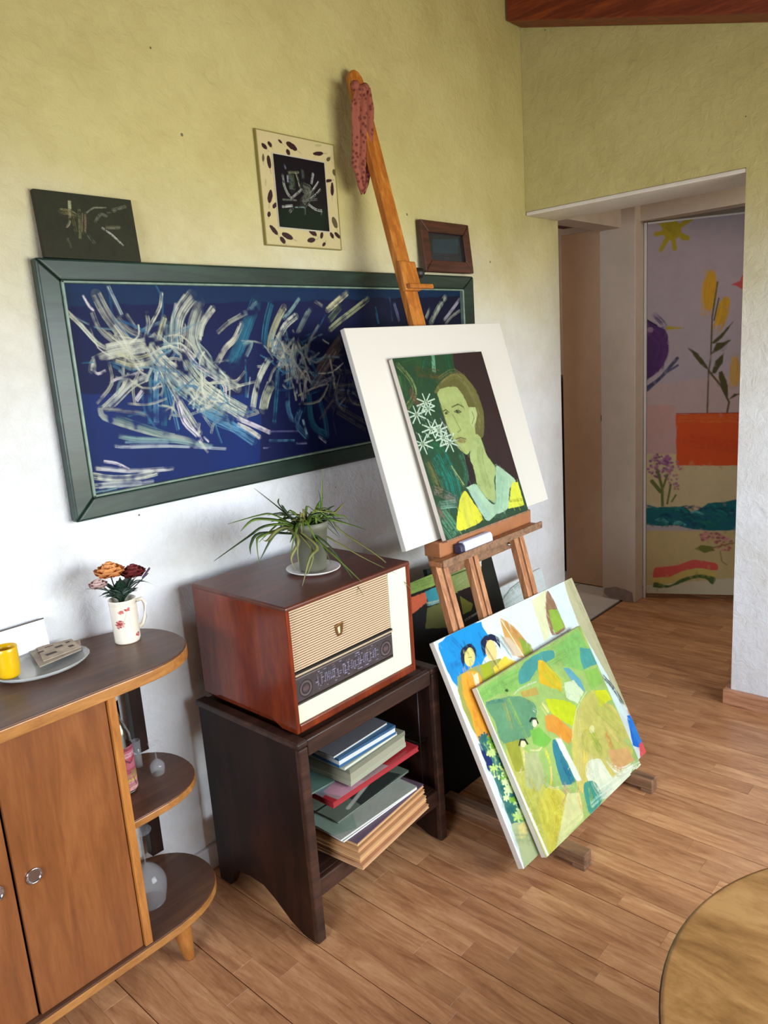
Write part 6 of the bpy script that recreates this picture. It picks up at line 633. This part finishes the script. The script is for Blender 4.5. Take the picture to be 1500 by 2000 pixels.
for pts, wd, c in (([(.0, .03), (1, .03)], .05, (120, 50, 60)), ([(.0, .1), (1, .12)], .06, (206, 170, 176)), ([(0, .16), (.3, .22), (.6, .14), (1, .2)], .05, (196, 60, 70)), ([(.3, .08), (.5, .2), (.7, .1)], .03, (90, 40, 60)), ([(0, .30), (1, .30)], .06, (150, 40, 60)), ([(.0, .38), (1, .38)], .11, (196, 176, 80)), ([(.5, .33), (1, .37)], .07, (130, 140, 50)), ([(0, .49), (1, .49)], .12, (216, 176, 160)), ([(.3, .42), (.32, .48)], .03, (60, 20, 30)), ([(.55, .40), (.6, .5)], .03, (90, 50, 30))): p.bristle(pts, wd, c, 8, .9)
def wrapb(L):
    ang = -PI * 1.1 + PI * 1.3 * L[:, 0]; z = L[:, 2] * .115 / .55; r = .0271
    return np.stack([BC[0] + r * np.cos(ang), BC[1] + r * np.sin(ang), BC[2] + .006 + z, np.ones_like(z)], -1)
p.mesh('bottle_label', None, 1.0, bt, printm, 1.0, 0, fn=wrapb, y=0)

# ------------------------------------------------------------ dark table with shelf
tb_ = thing('side_table', (1.335, .55, 0), 'dark stained wooden side table with a lower shelf carrying the old radio', 'table')
TX0, TX1, TY0, TY1, TH = 1.065, 1.615, .335, .755, .572
def sidep(x0):
    pts = [(TY0, .0), (TY0, TH), (TY1, TH), (TY1, 0), (.705, 0), (.690, .02), (.672, .055), (.655, .070), (.60, .078), (.54, .078), (.49, .055), (.43, .018), (.385, .003), (.37, 0)]
    m = MB(); m.prism(pts, x0, x0 + .022, 'x'); return m.build('side_panel', darkw, tb_, bevel=.003)
sidep(TX0); sidep(TX1 - .022)
for xx in (TX0, TX1):  # edge mouldings on the front
    MB().box(xx - .0275 if xx == TX1 else xx - .0015, xx + .0015 if xx == TX1 else xx + .0275, TY0 - .012, TY0 + .006, .004, TH - .012).build('front_post', darkx, tb_, bevel=.004, seg=3)
    s0 = xx - .006 if xx == TX0 else xx - .03
    MB().box(s0, s0 + .036, TY0 - .012, TY1 + .004, TH - .0115, TH + .006).build('side_rail', darkx, tb_, bevel=.005, seg=3)
MB().box(TX0 + .022, TX1 - .022, TY0 + .004, TY1, TH - .016, TH - .001).build('table_top', darkx, tb_, bevel=.001)
MB().box(TX0 + .03, TX1 - .03, TY0 - .008, TY0 + .012, TH - .042, TH + .003).build('front_rail', darkx, tb_, bevel=.003)
MB().box(TX0 + .022, TX1 - .022, TY0 + .01, TY1 - .01, .164, .179).build('shelf', darkx, tb_, bevel=.001)
MB().box(TX0 + .022, TX1 - .022, TY0 - .006, TY0 + .0095, .128, .1785).build('front_rail', darkx, tb_, bevel=.003)
MB().box(TX0 + .022, TX1 - .022, TY1 - .0095, TY1 - .001, .13, .19).build('back_rail', darkx, tb_, bevel=.002)
m = MB(); 
for yy in (.36, .42, .48, .54, .60, .66): m.tube([(TX0 + .022, yy, .345), (TX1 - .022, yy, .345)], .0022, 8)
m.build('wire_shelf', darkmet, tb_)
m = MB(); m.tube([(1.548, .352, .18), (1.548, .352, .529)], .0022, 8).tube([(1.548, .62, .18), (1.548, .62, .556)], .0022, 8).tube([(1.548, .352, .345), (1.548, .62, .345)], .0022, 8)
m.build('wire_support', darkmet, tb_)

# ------------------------------------------------------------ radio
rd = thing('radio', (1.32, .55, .578), 'old valve radio in glossy red brown veneer with cream front', 'radio')
RX0, RX1, RY0, RY1, RZ0, RZ1 = 1.086, 1.550, .350, .745, .584, .916; T = .012
MB().prism([(RY0, RZ0), (RY0, RZ1 - .006), (RY1, RZ1 - .006), (RY1, RZ0 + .012), (.69, RZ0 + .012), (.67, RZ0 + .02), (.45, RZ0 + .018), (.41, RZ0)], RX0, RX0 + T, 'x').build('cabinet_side', radiow, rd, bevel=.003, seg=3); MB().box(RX1 - T, RX1, RY0, RY1, RZ0, RZ1 - .006).build('cabinet_side', radiow, rd, bevel=.004, seg=3)
MB().box(RX0 - .001, RX1 + .001, RY0 - .001, RY1, RZ1 - .012, RZ1 + .001).build('cabinet_top', radiot, rd, bevel=.005, seg=3)
MB().box(RX0 + T, RX1 - T, RY0, RY1, RZ0, RZ0 + .022).build('cabinet_base', radiow, rd, bevel=.003)
MB().box(RX0 + T, RX1 - T, RY1 - .012, RY1 - .004, RZ0 + .022, RZ1 - .012).build('back_panel', black, rd)
cx0, cx1, cz0, cz1 = RX0 + T, RX1 - T, RZ0 + .022, RZ1 - .012; yr = RY0 + .006
gx0, gx1, gz0, gz1 = 1.101, 1.462, .742, .9025
m = MB(); m.box(gx1, cx1, yr, yr + .012, cz0, cz1).box(cx0, gx1, yr, yr + .012, cz0, .655).box(cx0, gx0, yr, yr + .012, .655, cz1)
m.build('cream_bezel', creamm, rd, bevel=.003, seg=3)
MB().box(gx0, gx1, yr + .010, yr + .016, gz0, cz1 - .001).build('speaker_cloth', plain('speaker_cloth_beige', (176, 150, 116), .85), rd)
m = MB(); ns = 25
for i in range(ns):
    z = gz0 + (gz1 - gz0) * (i + .5) / ns; m.box(gx0 + .0005, gx1 - .0005, yr + .003, yr + .010, z - .0019, z + .0019)
for i in range(ns): pass
go = None
gm_ = plain('grille_slat', (200, 174, 142), .55)
for i in range(ns):
    z = gz0 + (gz1 - gz0) * (i + .5) / ns; MB().box(gx0 + .0005, gx1 - .0005, yr + .003, yr + .0098, z - .0020, z + .0020).build('grille_slat', gm_, rd, bevel=.0006, seg=1)
MB().box(gx0, gx1 + .002, yr - .001, yr + .010, .7365, .7415).build('dial_trim', black, rd); MB().box(gx0, gx1 + .002, yr - .0015, yr + .009, .7315, .7362).build('dial_trim', plain('beige_strip', (180, 160, 130), .4), rd)
MB().box(gx0, gx1 + .004, yr + .002, yr + .010, .6555, .7312).build('dial_backing', black, rd)
wd_ = .363; hd_ = .072; p = Paint(hd_ / wd_, 480, (62, 58, 62), 21, .4); rr = random.Random(5)
for cx in (.085, .915):
    for r_ in (.062, .048, .034): p.stroke([(cx + math.cos(a * .35) * r_, .105 + math.sin(a * .35) * r_) for a in range(19)], .006, (30, 28, 30) if r_ != .048 else (110, 96, 96), .9)
    p.stroke([(cx - .012, .105), (cx + .012, .105)], .03, (90, 70, 74), .9)
for i in range(150):
    x_ = .18 + rr.random() * .64; z_ = .03 + int(rr.random() * 8) * .018; p.stroke([(x_, z_), (x_ + .004 + rr.random() * .02, z_)], .006, rr.choice([(150, 146, 170), (124, 120, 140), (96, 92, 100), (30, 28, 34)]), .85)
for i in range(34): x_ = .2 + i * .018; p.stroke([(x_, .06 + rr.random() * .02), (x_, .13)], .004, rr.choice([(140, 140, 176), (30, 28, 36)]), .7)
p.stroke([(0, .012), (1, .012)], .006, (120, 110, 100)); p.stroke([(0, .185), (1, .185)], .012, (14, 14, 14))
p.mesh('tuning_dial', Matrix.Translation((gx0 + .001, yr + .0015, .657)), wd_, rd, painted('dial_glass', .12, .6, 0))
ec = MB(); ec.prism([(1.249, .818), (1.279, .8225), (1.275, .800), (1.270, .789), (1.258, .786), (1.252, .797)], yr - .001, yr + .004, 'y'); ec.build('emblem', brass, rd, bevel=.001)
MB().prism([(1.2545, .812), (1.2635, .8145), (1.2635, .797), (1.258, .794)], yr - .002, yr - .0005, 'y').build('emblem_inlay', plain('emblem_cream', (200, 190, 160), .4), rd)
for fx, fy in ((1.12, .38), (1.51, .38), (1.12, .71), (1.51, .71)): MB().lathe([(.0001, .5785), (.011, .5785), (.012, .586), (.0001, .586)], (fx, fy, 0), 16).build('foot', black, rd)

# ------------------------------------------------------------ records and books
def booklet(nm, x, y, z, w_, d, h, rot, cols, lab, cat, grp, seed, cover=None, pages=(206, 200, 186), spine=None):
    t = thing(nm, (x, y, z), lab, cat, grp); M = Matrix.Translation((x, y, z)) @ Matrix.Rotation(rot, 4, 'Z')
    cm_ = plain(nm + '_cover', cols, .45, var=.1, vscale=20)
    MB().box(0, w_, 0, d, h * .72, h, M).build('cover', cm_, t, bevel=.0006, seg=1)
    MB().box(0, w_, 0, d, 0, h * .28, M).build('cover', spine and plain(nm + '_spine', spine, .5) or cm_, t, bevel=.0006, seg=1)
    MB().box(.002, w_ - .002, .003 if not spine else .001, d - .002, h * .28, h * .72, M).build('pages', plain(nm + '_pages', pages, .8, bump=.5, bscale=500), t)
    if cover:
        p = Paint(d / w_, 150, cols, seed, .25)
        for q in cover: (p.poly if q[0] == 'p' else p.stroke)(*q[1:])
        Mf = M @ Matrix.Translation((0, d, h + .0002)) @ Matrix.Rotation(PI / 2, 4, 'X')
        Mf = M @ Matrix(((1, 0, 0, 0), (0, 0, 1, 0), (0, -1, 0, h + .0004), (0, 0, 0, 1)))
        p.mesh('printed_cover', Mf, w_, t, printm, 1.0, 0, y=0)
G1 = 'booklets at the bottom of the table shelf'
z = .1795
for i, (dx_, dy_, hh, c, sp) in enumerate(((0, 0, .013, (176, 128, 92), (206, 160, 116)), (.004, .012, .012, (170, 120, 84), (200, 146, 100)), (-.002, .006, .014, (180, 134, 92), (210, 166, 110)), (.006, .018, .012, (170, 124, 84), (204, 152, 104)), (.012, .026, .010, (96, 78, 92), (206, 166, 116)))):
    labs = ('tan booklet at the very bottom of the lower stack on the table shelf', 'tan booklet second from the bottom of the lower stack', 'tan booklet in the middle of the lower stack', 'tan booklet just under the purple grey one', 'booklet with purple grey cover under the white record sleeves')
    booklet('booklet', 1.186 + dx_, .262 + dy_, z, .318, .30, hh, .10 - .03 * i * 0, c, labs[i], 'booklet', G1, 30 + i, [('p', [(.1, .1), (.9, .05), (.9, .5), (.1, .6)], (84, 70, 86), .8)] if i == 4 else None, (196, 150, 104), sp); z += hh + .0003
G2 = 'record sleeves on the table shelf'
booklet('record_sleeve', 1.178, .318, z, .305, .305, .005, .0, (150, 152, 140), 'white edged record sleeve directly above the tan booklets', 'record sleeve', G2, 40, None, (230, 226, 220), (226, 224, 220)); z += .0054
booklet('record_sleeve', 1.172, .322, z, .309, .305, .0055, -.02, (146, 150, 138), 'pale grey record sleeve with a green spot on the table shelf', 'record sleeve', G2, 41, [('p', [(0, .5), (.3, .45), (.36, .75), (.2, .98), (0, .9)], (110, 134, 118), .8), ('p', [(.45, .0), (1, 0), (1, .62), (.7, .4)], (120, 134, 150), .7)], spine=(226, 226, 226)); z += .0060
booklet('record_sleeve', 1.215, .375, z, .31, .30, .006, .03, (96, 106, 92), 'grey green record sleeve with a dark figure below the red folder', 'record sleeve', G2, 42, [('p', [(.35, .6), (.8, .55), (.9, .95), (.3, .97)], (36, 40, 38), .9), ('s', [(.2, .9), (.9, .7)], .04, (190, 190, 176), .8)]); z += .0066
z = .3476
booklet('folder', 1.162, .328, z, .350, .32, .017, .0, (150, 34, 42), 'bright red folder jutting out of the table shelf', 'folder', None, 43, [('p', [(0, .2), (.55, .2), (.62, .93), (.05, .93)], (150, 130, 130), .9), ('p', [(0, .3), (.25, .3), (.3, .7), (0, .8)], (90, 130, 136), .7), ('p', [(.05, .75), (.3, .7), (.35, .9), (.1, .93)], (196, 140, 160), .7)], (150, 40, 44), (160, 36, 44)); z += .0176
booklet('record_sleeve', 1.150, .40, z, .30, .30, .005, -.08, (92, 120, 108), 'teal green sleeve lying on the red folder at the left', 'record sleeve', G2, 44, [('p', [(0, .3), (.5, .3), (.5, .8), (0, .8)], (90, 130, 130), .7)]); z += .0055
booklet('box_set', 1.236, .334, z, .245, .30, .050, .06, (118, 118, 100), 'thick grey green boxed set on the red folder', 'box set', None, 45, None, (150, 148, 124), (158, 158, 136)); z += .0503
booklet('record_sleeve', 1.225, .342, z, .225, .30, .009, .04, (150, 156, 138), 'thin white and green sleeve under the blue book', 'record sleeve', G2, 46, None, spine=(190, 198, 176)); z += .0093
booklet('book', 1.214, .35, z, .225, .29, .028, -.02, (44, 80, 112), 'blue book near the top of the upper stack', 'book', None, 47, None, (196, 200, 200), (44, 90, 130)); z += .0283
booklet('record_sleeve', 1.206, .36, z, .222, .28, .007, .03, (92, 90, 94), 'grey sleeve on top of the upper stack', 'record sleeve', G2, 48, [('s', [(.1, .95), (.95, .95)], .05, (120, 130, 140), .8)], spine=(120, 140, 150))

# ------------------------------------------------------------ plant on the radio
B = Vector((1.345, .529, .917))
pt = thing('potted_plant', tuple(B), 'spiky green potted plant with long arching leaves on a white saucer on the radio', 'plant')
m = MB(); m.lathe([(.0001, 0), (.060, 0), (.078, .008), (.080, .010), (.078, .0115), (.059, .0035), (.0001, .0035)], B, 36); m.v = [(a + (a - B.x) * -.08, b_, c) for a, b_, c in m.v]; m.build('saucer', plain('white_saucer', (226, 220, 216), .3, coat=.3), pt)
C0 = B + Vector((0, 0, .004))
m = MB(); m.lathe([(.0001, 0), (.036, 0), (.0375, .002), (.048, .118), (.052, .119), (.0525, .137), (.0495, .138), (.0485, .118), (.044, .112), (.0001, .112)], C0, 36); m.build('pot', plain('grey_green_pot', (104, 104, 88), .55, var=.1, vscale=20), pt)
m = MB(); m.lathe([(.0001, .1135), (.046, .1135)], C0, 24); m.build('soil', plain('soil', (40, 30, 22), .95, bump=1, bscale=150), pt)
lm = [plain('leaf_green_%s' % n, c, .45, var=.25, vscale=30) for n, c in (('mid', (86, 110, 40)), ('dark', (46, 66, 34)), ('olive', (116, 116, 62)), ('bright', (98, 126, 40)))]
def blade(pts, w0, mt):
    P = [Vector(p) for p in pts]; Q = []
    for i in range(len(P) - 1):
        p0 = P[max(i - 1, 0)]; p1 = P[i]; p2 = P[i + 1]; p3 = P[min(i + 2, len(P) - 1)]
        for t in (0, .25, .5, .75): Q.append(.5 * ((2 * p1) + (-p0 + p2) * t + (2 * p0 - 5 * p1 + 4 * p2 - p3) * t * t + (-p0 + 3 * p1 - 3 * p2 + p3) * t ** 3))
    Q.append(P[-1]); n = len(Q); ws = [w0 * (1 - (i / (n - 1)) ** 2.2) + .0006 for i in range(n)]
    MB().ribbon(Q, ws, (.2, -.6, .8), .5).build('leaf', mt, pt)
LV = [[(-0.056,0.159),(-0.101,0.205),(-0.159,0.262)],[(-0.063,0.166),(-0.094,0.206),(-0.086,0.221)],[(-0.072,0.151),(-0.125,0.185),(-0.165,0.193),(-0.269,0.192)],[(-0.079,0.153),(-0.166,0.182),(-0.206,0.185),(-0.242,0.169)],[(-0.08,0.147),(-0.149,0.157),(-0.202,0.139),(-0.306,0.102)],[(-0.08,0.142),(-0.129,0.147),(-0.176,0.13),(-0.198,0.141)],[(-0.084,0.142),(-0.138,0.132),(-0.192,0.084)],[(-0.081,0.139),(-0.178,0.141),(-0.202,0.128),(-0.206,0.069)],[(-0.081,0.136),(-0.107,0.131),(-0.122,0.092),(-0.13,0.063)],[(-0.074,0.135),(-0.105,0.119),(-0.145,0.083),(-0.142,0.052)],[(-0.045,0.128),(-0.043,0.087),(-0.082,0.068),(-0.126,0.005)],[(-0.034,0.131),(-0.012,0.092),(0.003,0.029),(-0.001,-0.042)],[(-0.023,0.129),(-0.021,0.082),(-0.008,0.032)],[(0.031,0.129),(0.029,0.141),(0.042,0.191),(0.035,0.227)],[(0.046,0.126),(0.059,0.167),(0.084,0.274)],[(0.04,0.139),(0.049,0.184)],[(0.052,0.136),(0.078,0.158),(0.107,0.164)],[(0.063,0.134),(0.113,0.142),(0.162,0.162)],[(0.056,0.141),(0.128,0.129),(0.151,0.103)],[(0.071,0.129),(0.134,0.104),(0.2,0.075)],[(0.079,0.131),(0.115,0.087),(0.153,0.01),(0.196,-0.084)],[(0.014,0.115),(0.055,0.064),(0.091,0.025),(0.133,-0.017)],[(-0.007,0.137),(0.019,0.161),(0.073,0.15)],[(-0.094,0.201),(-0.099,0.191),(-0.078,0.164)],[(-0.005,0.148),(-0.008,0.16),(0.035,0.163)],[(-0.047,0.117),(-0.059,0.074),(-0.095,0.025)],[(-0.017,0.116),(-0.017,0.052),(-0.001,-0.006)],[(-0.08,0.147),(-0.127,0.163),(-0.187,0.173)],[(-0.178,0.147),(-0.22,0.129),(-0.232,0.108)]]
rr = random.Random(2)
for i, L_ in enumerate(LV):
    tipd = rr.uniform(-.05, .03); n = len(L_); pts = []
    root = Vector((L_[0][0] * .35 + rr.uniform(-.006, .006), rr.uniform(-.012, .012), .118)); pts.append(B + root)
    for k, (dx_, dz_) in enumerate(L_):
        f = (k + .6) / n; dy = tipd * f
        if k == n - 1 and dz_ < .03: dy = min(dy, -.03) if dz_ > -.0 else -.19
        if k == n - 2 and L_[-1][1] < 0: dy = -.12
        if L_[-1][1] < .1 and abs(L_[-1][0]) < .15 and k >= 1 and dy > -.1: dy = -.058 - .012 * k
        pts.append(B + Vector((dx_, dy, max(dz_, .003) if dy > -.17 else dz_)))
    blade(pts, rr.uniform(.0042, .0064), lm[(1, 1, 0, 0, 1, 2, 1, 0, 2, 2, 2, 1, 0, 1, 0, 3, 1, 2, 0, 0, 2, 2, 1, 1, 1, 2, 0, 3, 1)[i % 29]])
for i in range(40):
    a = rr.random() * 6.28; r1 = rr.uniform(.03, .08); r2 = r1 + rr.uniform(.02, .07); h1 = rr.uniform(.14, .18); h2 = h1 - rr.uniform(-.02, .07); c = Vector((-.045 if i % 3 else .035, 0, 0)) * .6
    blade([B + c * .5 + Vector((0, 0, .118)), B + c + Vector((math.cos(a) * r1 * .6, math.sin(a) * r1 * .5, h1)), B + c + Vector((math.cos(a) * r2, math.sin(a) * r2 * .8, h2))], rr.uniform(.0038, .0058), lm[i % 4])

# ------------------------------------------------------------ easel
es = thing('easel', (1.96, .2, 0), 'tall wooden studio easel leaning against the wall and holding a portrait', 'easel')
SL = .257; AN = math.atan(SL)
def ey(z): return .388 + SL * (z - .8)
def upright(xc, wd, z0, z1, th=.024, nm='upright', mt=easelw, groove=True, y_off=0, sh=0):
    M = leanM(xc - wd / 2, ey(z0) + y_off, z0, 0, AN); ln = (z1 - z0) / math.cos(AN)
    if sh: M = M @ Matrix(((1, 0, sh, 0), (0, 1, 0, 0), (0, 0, 1, 0), (0, 0, 0, 1)))
    if not groove: return MB().box(0, wd, -th / 2, th / 2, 0, ln, M).build(nm, mt, es, bevel=.003)
    a = wd * .40; o = MB().box(0, a, -th / 2, th / 2, 0, ln, M).box(wd - a, wd, -th / 2, th / 2, 0, ln, M).build(nm, mt, es, bevel=.002)
    MB().box(a - .001, wd - a + .001, -th / 2 + .007, th / 2 - .002, 0.002, ln - .002, M).build('groove_strip', barw, o)
    return o
upright(1.762, .056, .05, 1.0, sh=-.022); upright(2.180, .060, .05, 1.0, sh=0); upright(1.905, .050, .10, 1.015, y_off=.0)
# mast: slimmer, long, rounded tip
Mm = leanM(1.936 - .031, ey(1.02) - .0, 1.02, 0, AN); ln = (2.383 - 1.02) / math.cos(AN)
m = MB(); prof = [(0, 0), (.062, 0), (.062, ln - .05), (.058, ln - .02), (.046, ln - .004), (.031, ln), (.016, ln - .004), (.004, ln - .02), (0, ln - .05)]
m.prism(prof, -.0115, .0115, 'y', M=Mm @ Matrix.Translation((0, -.0005, 0))); m.build('mast', mastw, es, bevel=.002, label='orange brown mast with rounded tip')
Mc = leanM(1.930 - .040, ey(1.70), 1.70, 0, AN)
MB().box(-.0, .080, -.030, -.012, -.02, .075, Mc).build('clamp_block', mastw, es, bevel=.004, label='orange wooden clamp block')
MB().lathe([(.0001, -.014), (.014, -.014), (.017, -.006), (.017, .008), (.013, .014), (.0001, .014)], tuple(Mc @ Vector((.095, -.022, .040))), 18, (1, -.3, 0)).build('knob', black, es, label='black clamp knob')
MB().box(.005, .125, -.045, -.0305, -.018, -.004, Mc).build('clamp_lip', mastw, es, bevel=.003)
for xx in (1.750, 2.222):
    MB().box(xx - .021, xx + .021, -.086, .425, .012, .050).build('foot_bar', barw, es, bevel=.003)
    MB().box(xx - .021, xx + .021, -.086, -.046, 0, .0118).build('foot_pad', barw, es, bevel=.002); MB().box(xx - .021, xx + .021, .385, .425, 0, .0118).build('foot_pad', barw, es, bevel=.002)
MB().box(1.792, 2.149, .165, .19, .052, .095).build('cross_bar', barw, es, bevel=.003)
MB().box(1.745, 2.175, .402, .420, .80, .86).build('cross_bar', barw, es, bevel=.003)
# tray
MB().box(1.638, 2.190, .304, .352, .8775, .893).build('tray_ledge', easelw, es, bevel=.003)
MB().box(1.638, 2.190, .296, .3035, .8775, .901).build('tray_lip', barw, es, bevel=.002)
MB().box(1.676, 2.186, .338, .398, .8932, .940).build('tray_back', plain('tray_orange_wood', (156, 100, 62), .5, var=.15, vscale=14), es, bevel=.003)
MB().tube([(1.975, .300, .871), (1.98, .292, .868), (1.985, .300, .871)], .004, 8).build('screw_eye', metalm, es)
# cloth over the mast tip
rg_ = thing('rag', (1.93, .78, 2.0), 'long pink patterned cloth tied to the top of the easel mast', 'cloth')
m = MB(); rows = 22; cols_ = 15; zt = 2.312; zb = 2.018; vs = []
ctr = Vector((1.905, .735, 0))
for r_ in range(rows):
    t = r_ / (rows - 1); z = zt + (zb - zt) * t; wd2 = .045 * (.6 + .4 * min(1, t * 5)) if t < .78 else .045 * max(.10, 1 - (t - .78) / .22 * .92)
    wd2 *= 1.0 + .05 * math.sin(t * 9)
    for c in range(cols_):
        u = c / (cols_ - 1) * 2 - 1; fold = .009 * math.sin(u * 9 + t * 1.5) * (1 - .4 * t)
        vs.append((ctr.x - .004 + u * wd2 + .012 * t * 0 - .022 * t * .5, min(ctr.y - .012 - fold - .022 * (1 - t) * 0 + .018 * t, .80), z - (.018 * abs(u - .1) if t > .9 else 0)))
m.add(vs, [(a * cols_ + b_, a * cols_ + b_ + 1, (a + 1) * cols_ + b_ + 1, (a + 1) * cols_ + b_) for a in range(rows - 1) for b_ in range(cols_ - 1)], True)
ragm = cloth('pink_patterned_cloth', (142, 76, 58), (98, 38, 28)); o = m.build('hanging_cloth', ragm, rg_); sd = o.modifiers.new('thick', 'SOLIDIFY'); sd.thickness = .003; sd.offset = 1
kn = MB(); 
for i in range(3): kn.lathe([(.0001, -.014), (.012, -.010), (.017, 0), (.012, .011), (.0001, .014)], (1.876 + .022 * i, .732 - .004 * (i % 2), 2.314 - .010 * (i % 2)), 12, (1, .2, .3 * i - .3))
kn.tube([(1.885, .735, 2.322), (1.935, .745, 2.307), (1.972, .768, 2.300)], .008, 8); kn.build('knot', ragm, rg_)

# ------------------------------------------------------------ boards and canvases on the easel
wbt = thing('board', (1.95, .37, .945), 'large blank white board standing on the easel behind the portrait', 'board')
BM_ = leanM(1.5511, .36, .9425, 0, .2771); MB().box(0, .7926, 0, .018, 0, .6573, BM_).build('board_panel', boardm, wbt, bevel=.002)
po = thing('canvas', (1.94, .34, .945), 'portrait painting of a green faced woman with white flowers on the easel tray', 'painting')
PM_ = leanM(1.6918, .325, .946, 0, .300)
MB().box(0, .4565, .0006, .016, 0, .559, PM_).build('canvas_panel', canvm, po, bevel=.0015)
MB().box(-.0025, .4590, -.004, .017, -.0055, .0, PM_).build('lower_cleat', barw, po, label='paint smeared strip under the canvas')
p = Paint(.559 / .4565, 520, (40, 66, 44), 31, .28); p.dabs(10, .1, .02); p.run(ART['portrait'], .15); p.dabs(900, .05, .008, .16, 1.3, .4); p.mesh('painted_surface', PM_, .4565, po, paint, .8, .0006)
pa_ = thing('canvas', (2.0, .1, .05), 'tall rear canvas of two women and palm trees resting on the easel feet', 'painting')
AM = leanM(1.5776, .0239, .0515, .0184, .4557, -.0412)
AM = leanM(1.5776, .0239, .0515, .0184, .4557, -.0412); MB().box(0, .8347, .0006, .018, 0, .6771, AM).build('canvas_panel', canvm, pa_, bevel=.002)
p = Paint(.6771 / .8347, 640, (206, 218, 210), 33, .16); p.run(ART['palms'], .15); p.dabs(1200, .04, .007, .16, 1.4, .4); p.mesh('painted_surface', AM, .8347, pa_, paint, .9, .0006)
pb_ = thing('canvas', (1.95, .05, .05), 'front canvas of figures in a green and yellow garden leaning on the rear canvas', 'painting')
BM2 = leanM(1.6578, -.0028, .0515, -.0106, .4535, -.0107); MB().box(0, .6241, .0006, .018, 0, .5153, BM2).build('canvas_panel', canvm, pb_, bevel=.002)
p = Paint(.5153 / .6241, 620, (160, 176, 92), 35, .3); p.dabs(600, .08, .02, .4); p.run(ART['garden'], .2); p.dabs(1500, .03, .006, .25, None, .4); p.mesh('painted_surface', BM2, .6241, pb_, paint, .85, .0008)
# paint tube on the tray
pt_ = thing('paint_tube', (1.83, .32, .893), 'fat white paint tube with a dark end lying in the easel tray', 'paint tube')
m = MB(); m.prism([(.306, .8935), (.330, .8935), (.335, .900), (.336, .918), (.330, .927), (.312, .927), (.306, .918), (.304, .901)], 1.758, 1.905, 'x'); m.build('tube_body', plain('tube_white', (206, 208, 232), .4), pt_, bevel=.004)
m = MB(); m.prism([(.307, .8945), (.329, .8945), (.333, .902), (.334, .916), (.329, .924), (.313, .924), (.307, .916), (.305, .903)], 1.738, 1.7575, 'x'); m.build('tube_end', plain('tube_dark', (50, 46, 70), .5), pt_, bevel=.003)

# ------------------------------------------------------------ pictures stacked on the floor behind the easel
def stacked(art, x, y, w_, h, l, base, seed, lab, asp_art, g=1.0, yaw=0):
    t = thing('canvas', (x + w_ / 2, y, 0), lab, 'painting', None); M = leanM(x, y, .0, yaw, l)
    MB().box(0, w_, .0006, .018, 0, h, M).build('canvas_panel', black if base[0] < 60 else canvm, t, bevel=.002)
    p = Paint(asp_art, 300, base, seed, .25); p.run(ART[art], .1); p.mesh('painted_surface', M, w_, t, paint, g, .0004); return t
stacked('stackone', 1.64, .44, .46, .735, .317, (18, 20, 18), 51, 'painting with green, red and teal bands leaning low on the wall left of the easel', .735 / .46)
stacked('stacktwo', 2.03, .50, .40, .74, .26, (30, 30, 24), 52, 'painting with olive top and black centre leaning behind the easel legs', .74 / .40)
stacked('stackthree', 2.44, .55, .38, .53, .25, (206, 214, 214), 53, 'pale grey green canvas leaning lowest on the wall right of the easel', .53 / .38)

# ------------------------------------------------------------ round table in the foreground
rt = thing('round_table', (1.182, -1.043, 0), 'round low table with worn olive brown wooden top in the near corner', 'table')
RC = (1.182, -1.043, 0); 
MB().lathe([(.0001, .4495), (.472, .4495), (.478, .4485), (.4785, .446)], RC, 96).build('table_top', tablew, rt)
MB().lathe([(.4785, .446), (.481, .444), (.481, .428), (.476, .424), (.0001, .424)], RC, 96).build('edge_band', darkx, rt, label='dark rim of the table top')
MB().lathe([(.40, .4238), (.40, .36), (.385, .36), (.385, .4238)], RC, 64).build('apron', darkx, rt)
for i in range(4):
    a = PI / 4 + i * PI / 2 + .3; x_, y_ = RC[0] + math.cos(a) * .36, RC[1] + math.sin(a) * .36
    MB().lathe([(.0001, 0), (.016, 0), (.018, .01), (.026, .40), (.026, .4235), (.0001, .4235)], (x_, y_, 0), 20).build('leg', darkw, rt)
